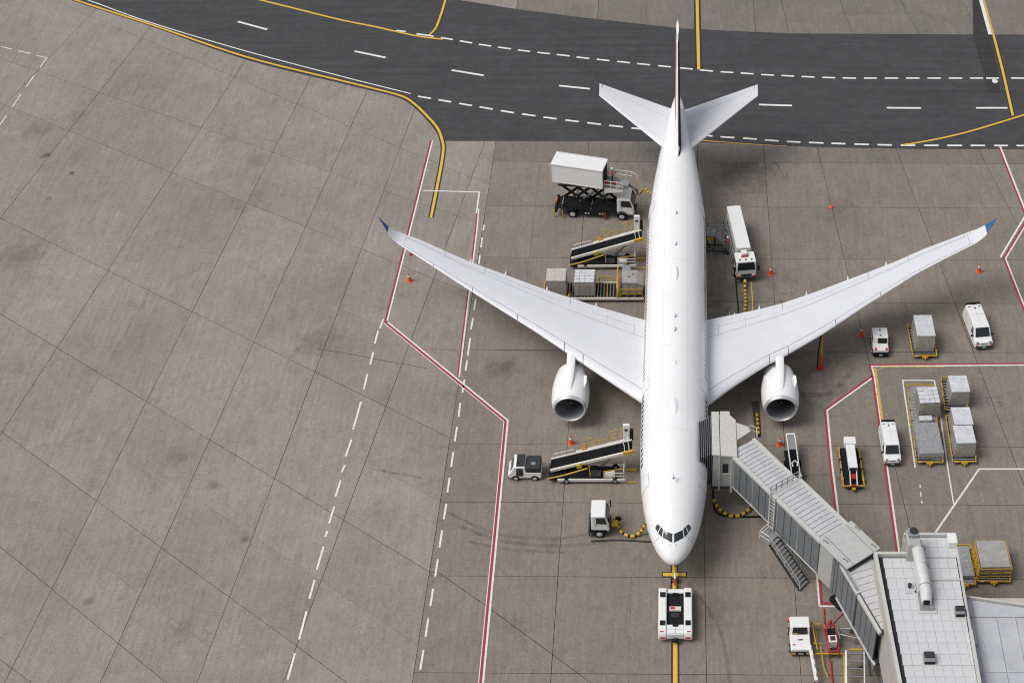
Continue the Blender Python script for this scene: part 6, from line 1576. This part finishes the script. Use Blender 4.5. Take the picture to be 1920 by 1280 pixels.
mb = MB(); mb.path([(-.75, 1.6, .9), (.05, 1.6, .9)], .1).path([(-.6, 1.6, .9), (-.45, .2, .9), (-.3, -.6, .5)], .08).path([(-.3, 1.3, .6), (-.25, .2, .6)], .05).path([(-.6, 0, .5), (.1, 0, .5)], .08).path([(-.5, -1.0, .5), (2.0, -1.0, .5)], .12).path([(.0, -.2, .4), (.1, -2.2, .4), (.4, -3.2, .4)], .08)
for x, y in ((-.6, 1.6), (-.45, .2), (-.5, -1.0), (2.0, -1.0), (0.05, 1.6)): mb.beam((x, y, 0), (x, y, .9 if y > 1 else .5), .08, .08)
mb.build('tube_frame', YELLOW, t)
mb = MB(); mb.lathe([(.12, .9), (.14, 1.0), (.1, 1.1)], Matrix.Translation((-.6, 1.75, 0)), 10); mb.build('lamp', YELLOW, t)
t = thing('ground_power_cart', 'red framed power cart under the boarding bridge', 'cart', (12.55, 74.1, 0), R(4))
mb = MB()
for x in (-.38, .38): mb.path([(x, 1.3, .1), (x, 1.3, 1.0), (x, -1.2, 1.0), (x, -1.2, .1)], .08).beam((x, 1.3, .3), (x, -1.2, .3), .08, .1)
for y in (1.3, .1, -1.2): mb.beam((-.38, y, 1.0), (.38, y, 1.0), .08, .08)
mb.build('frame', REDP, t)
boxo('power_box', -.34, .34, -.4, .3, .3, 1.12, CREAM, t, .04); boxo('box_lid', -.2, .2, -.25, .15, 1.12, 1.17, DARK, t, .02); boxo('battery', -.3, .3, .45, 1.15, .3, .85, BLACK, t, .03); boxo('lower_tray', -.32, .32, -1.1, -.5, .3, .42, DARK, t)
mb = MB(); mb.lathe([(.16, 1.0), (.2, 1.15), (.12, 1.4), (.03, 1.45)], Matrix.Translation((0, 1.5, 0)), 12); mb.build('red_lamp', REDP, t)
mb = MB(); mb.box(-.55, -.42, 1.0, 1.4, .8, 1.1); mb.build('orange_flag', ORANGE, t)
tyre4(t, (-.0,), .35, .2, .12)
hose('red_hose', [G(1545, 1140, .08), G(1546, 1165, .08), G(1548, 1190, .3)], .06, 'red hose from the bridge base to the red power cart', False, REDP)
hose('red_hose', [G(1590, 1140, .06), G(1570, 1160, .06), G(1552, 1180, .06)], .04, 'thin red hose slanting from the bridge base', False, REDP)
hose('red_hose', [G(1555, 1235, .4), G(1558, 1250, .1), G(1562, 1290, .08)], .08, 'red hose trailing from the power cart out of view', False, REDP)
t = thing('boom_frame', 'white slotted boom lying below the open backed tractor', 'boom', G(1523, 1250))
mb = MB(); mb.beam((-.15, 1.4, .9), (.15, -1.9, .9), .26, .3); mb.build('boom_side', VWHITE, t, bevel=.04)
for k in range(4): mb = MB(); mb.box(-.1 + .08 * k, .0 + .08 * k, .9 - .85 * k, 1.3 - .85 * k, 1.05, 1.062); mb.build('slot', GREYM, t)
mb = MB(); mb.beam((-.1, 1.0, 0), (-.1, 1.0, .8), .1, .1).beam((.1, -1.6, 0), (.1, -1.6, .8), .1, .1); mb.build('stand', DARK, t)
t = thing('access_steps', 'wheeled access steps with silver treads beside the terminal wall', 'steps', (14.05, 70.9, 0), R(-2))
for k in range(7):
    mb = MB(); mb.box(-.62, .62, .85 - k * .52 - .06, .85 - k * .52 + .06, 2.25 - k * .28, 2.33 - k * .28); mb.build('tread', STEEL, t)
for s_ in (-1, 1):
    mb = MB(); mb.beam((s_ * .72, 1.1, 2.3), (s_ * .72, -2.6, .3), .14, .34); mb.build('stringer', VWHITE if s_ < 0 else STEEL, t, bevel=.03)
mb = MB(); mb.beam((-.88, .9, 2.0), (-.82, -2.5, .2), .08, .14); mb.build('yellow_edge', YELLOW, t)
mb = MB(); mb.beam((-.5, 1.15, 2.4), (.95, 1.15, 2.4), .12, .12); mb.build('head_bar', YELLOW, t)
mb = MB()
for s_ in (-1, 1): mb.beam((s_ * .65, 1.0, .2), (s_ * .65, 1.0, 2.2), .09, .09)
mb.build('rear_leg', GREYM, t); tyre4(t, (-.62, .62), 1.0, .2, .12, GREYM)
t = thing('pipe_stand', 'tangle of grey steel pipes below the fixed bridge link', 'pipework', (13.9, 74.6, 0))
mb = MB(); mb.tube([(-.7, .5, 1.0), (.3, .5, 1.0), (.9, .2, 1.4)], .07, 8).tube([(-.9, .7, .9), (-.8, .2, .7), (-.3, -.1, .9), (.8, -.4, .9)], .06, 8).tube([(-.8, .3, .8), (-.7, -.2, .6)], .06, 8).tube([(.2, .5, 1.0), (.3, .9, 1.6), (.25, 1.2, 2.4)], .08, 8); mb.build('pipe_run', GREYM, t, smooth=40)
for x, y in ((-.6, .4), (.6, -.3)):
    mb = MB(); mb.beam((x, y, 0), (x, y, 1.0), .08, .08); mb.build('stand_leg', GREYM, t)
mb = MB(); mb.beam((.9, .2, 1.4), (1.6, -3.6, 1.2), .10, .2).beam((1.1, .0, 0.2), (1.4, -3.4, 0.2), .08, .1).beam((1.0, -.2, .2), (1.5, -1.8, 1.3), .06, .06).beam((1.5, -1.8, .2), (1.3, -3.4, 1.2), .06, .06); mb.build('lattice_arm', GREYM, t)
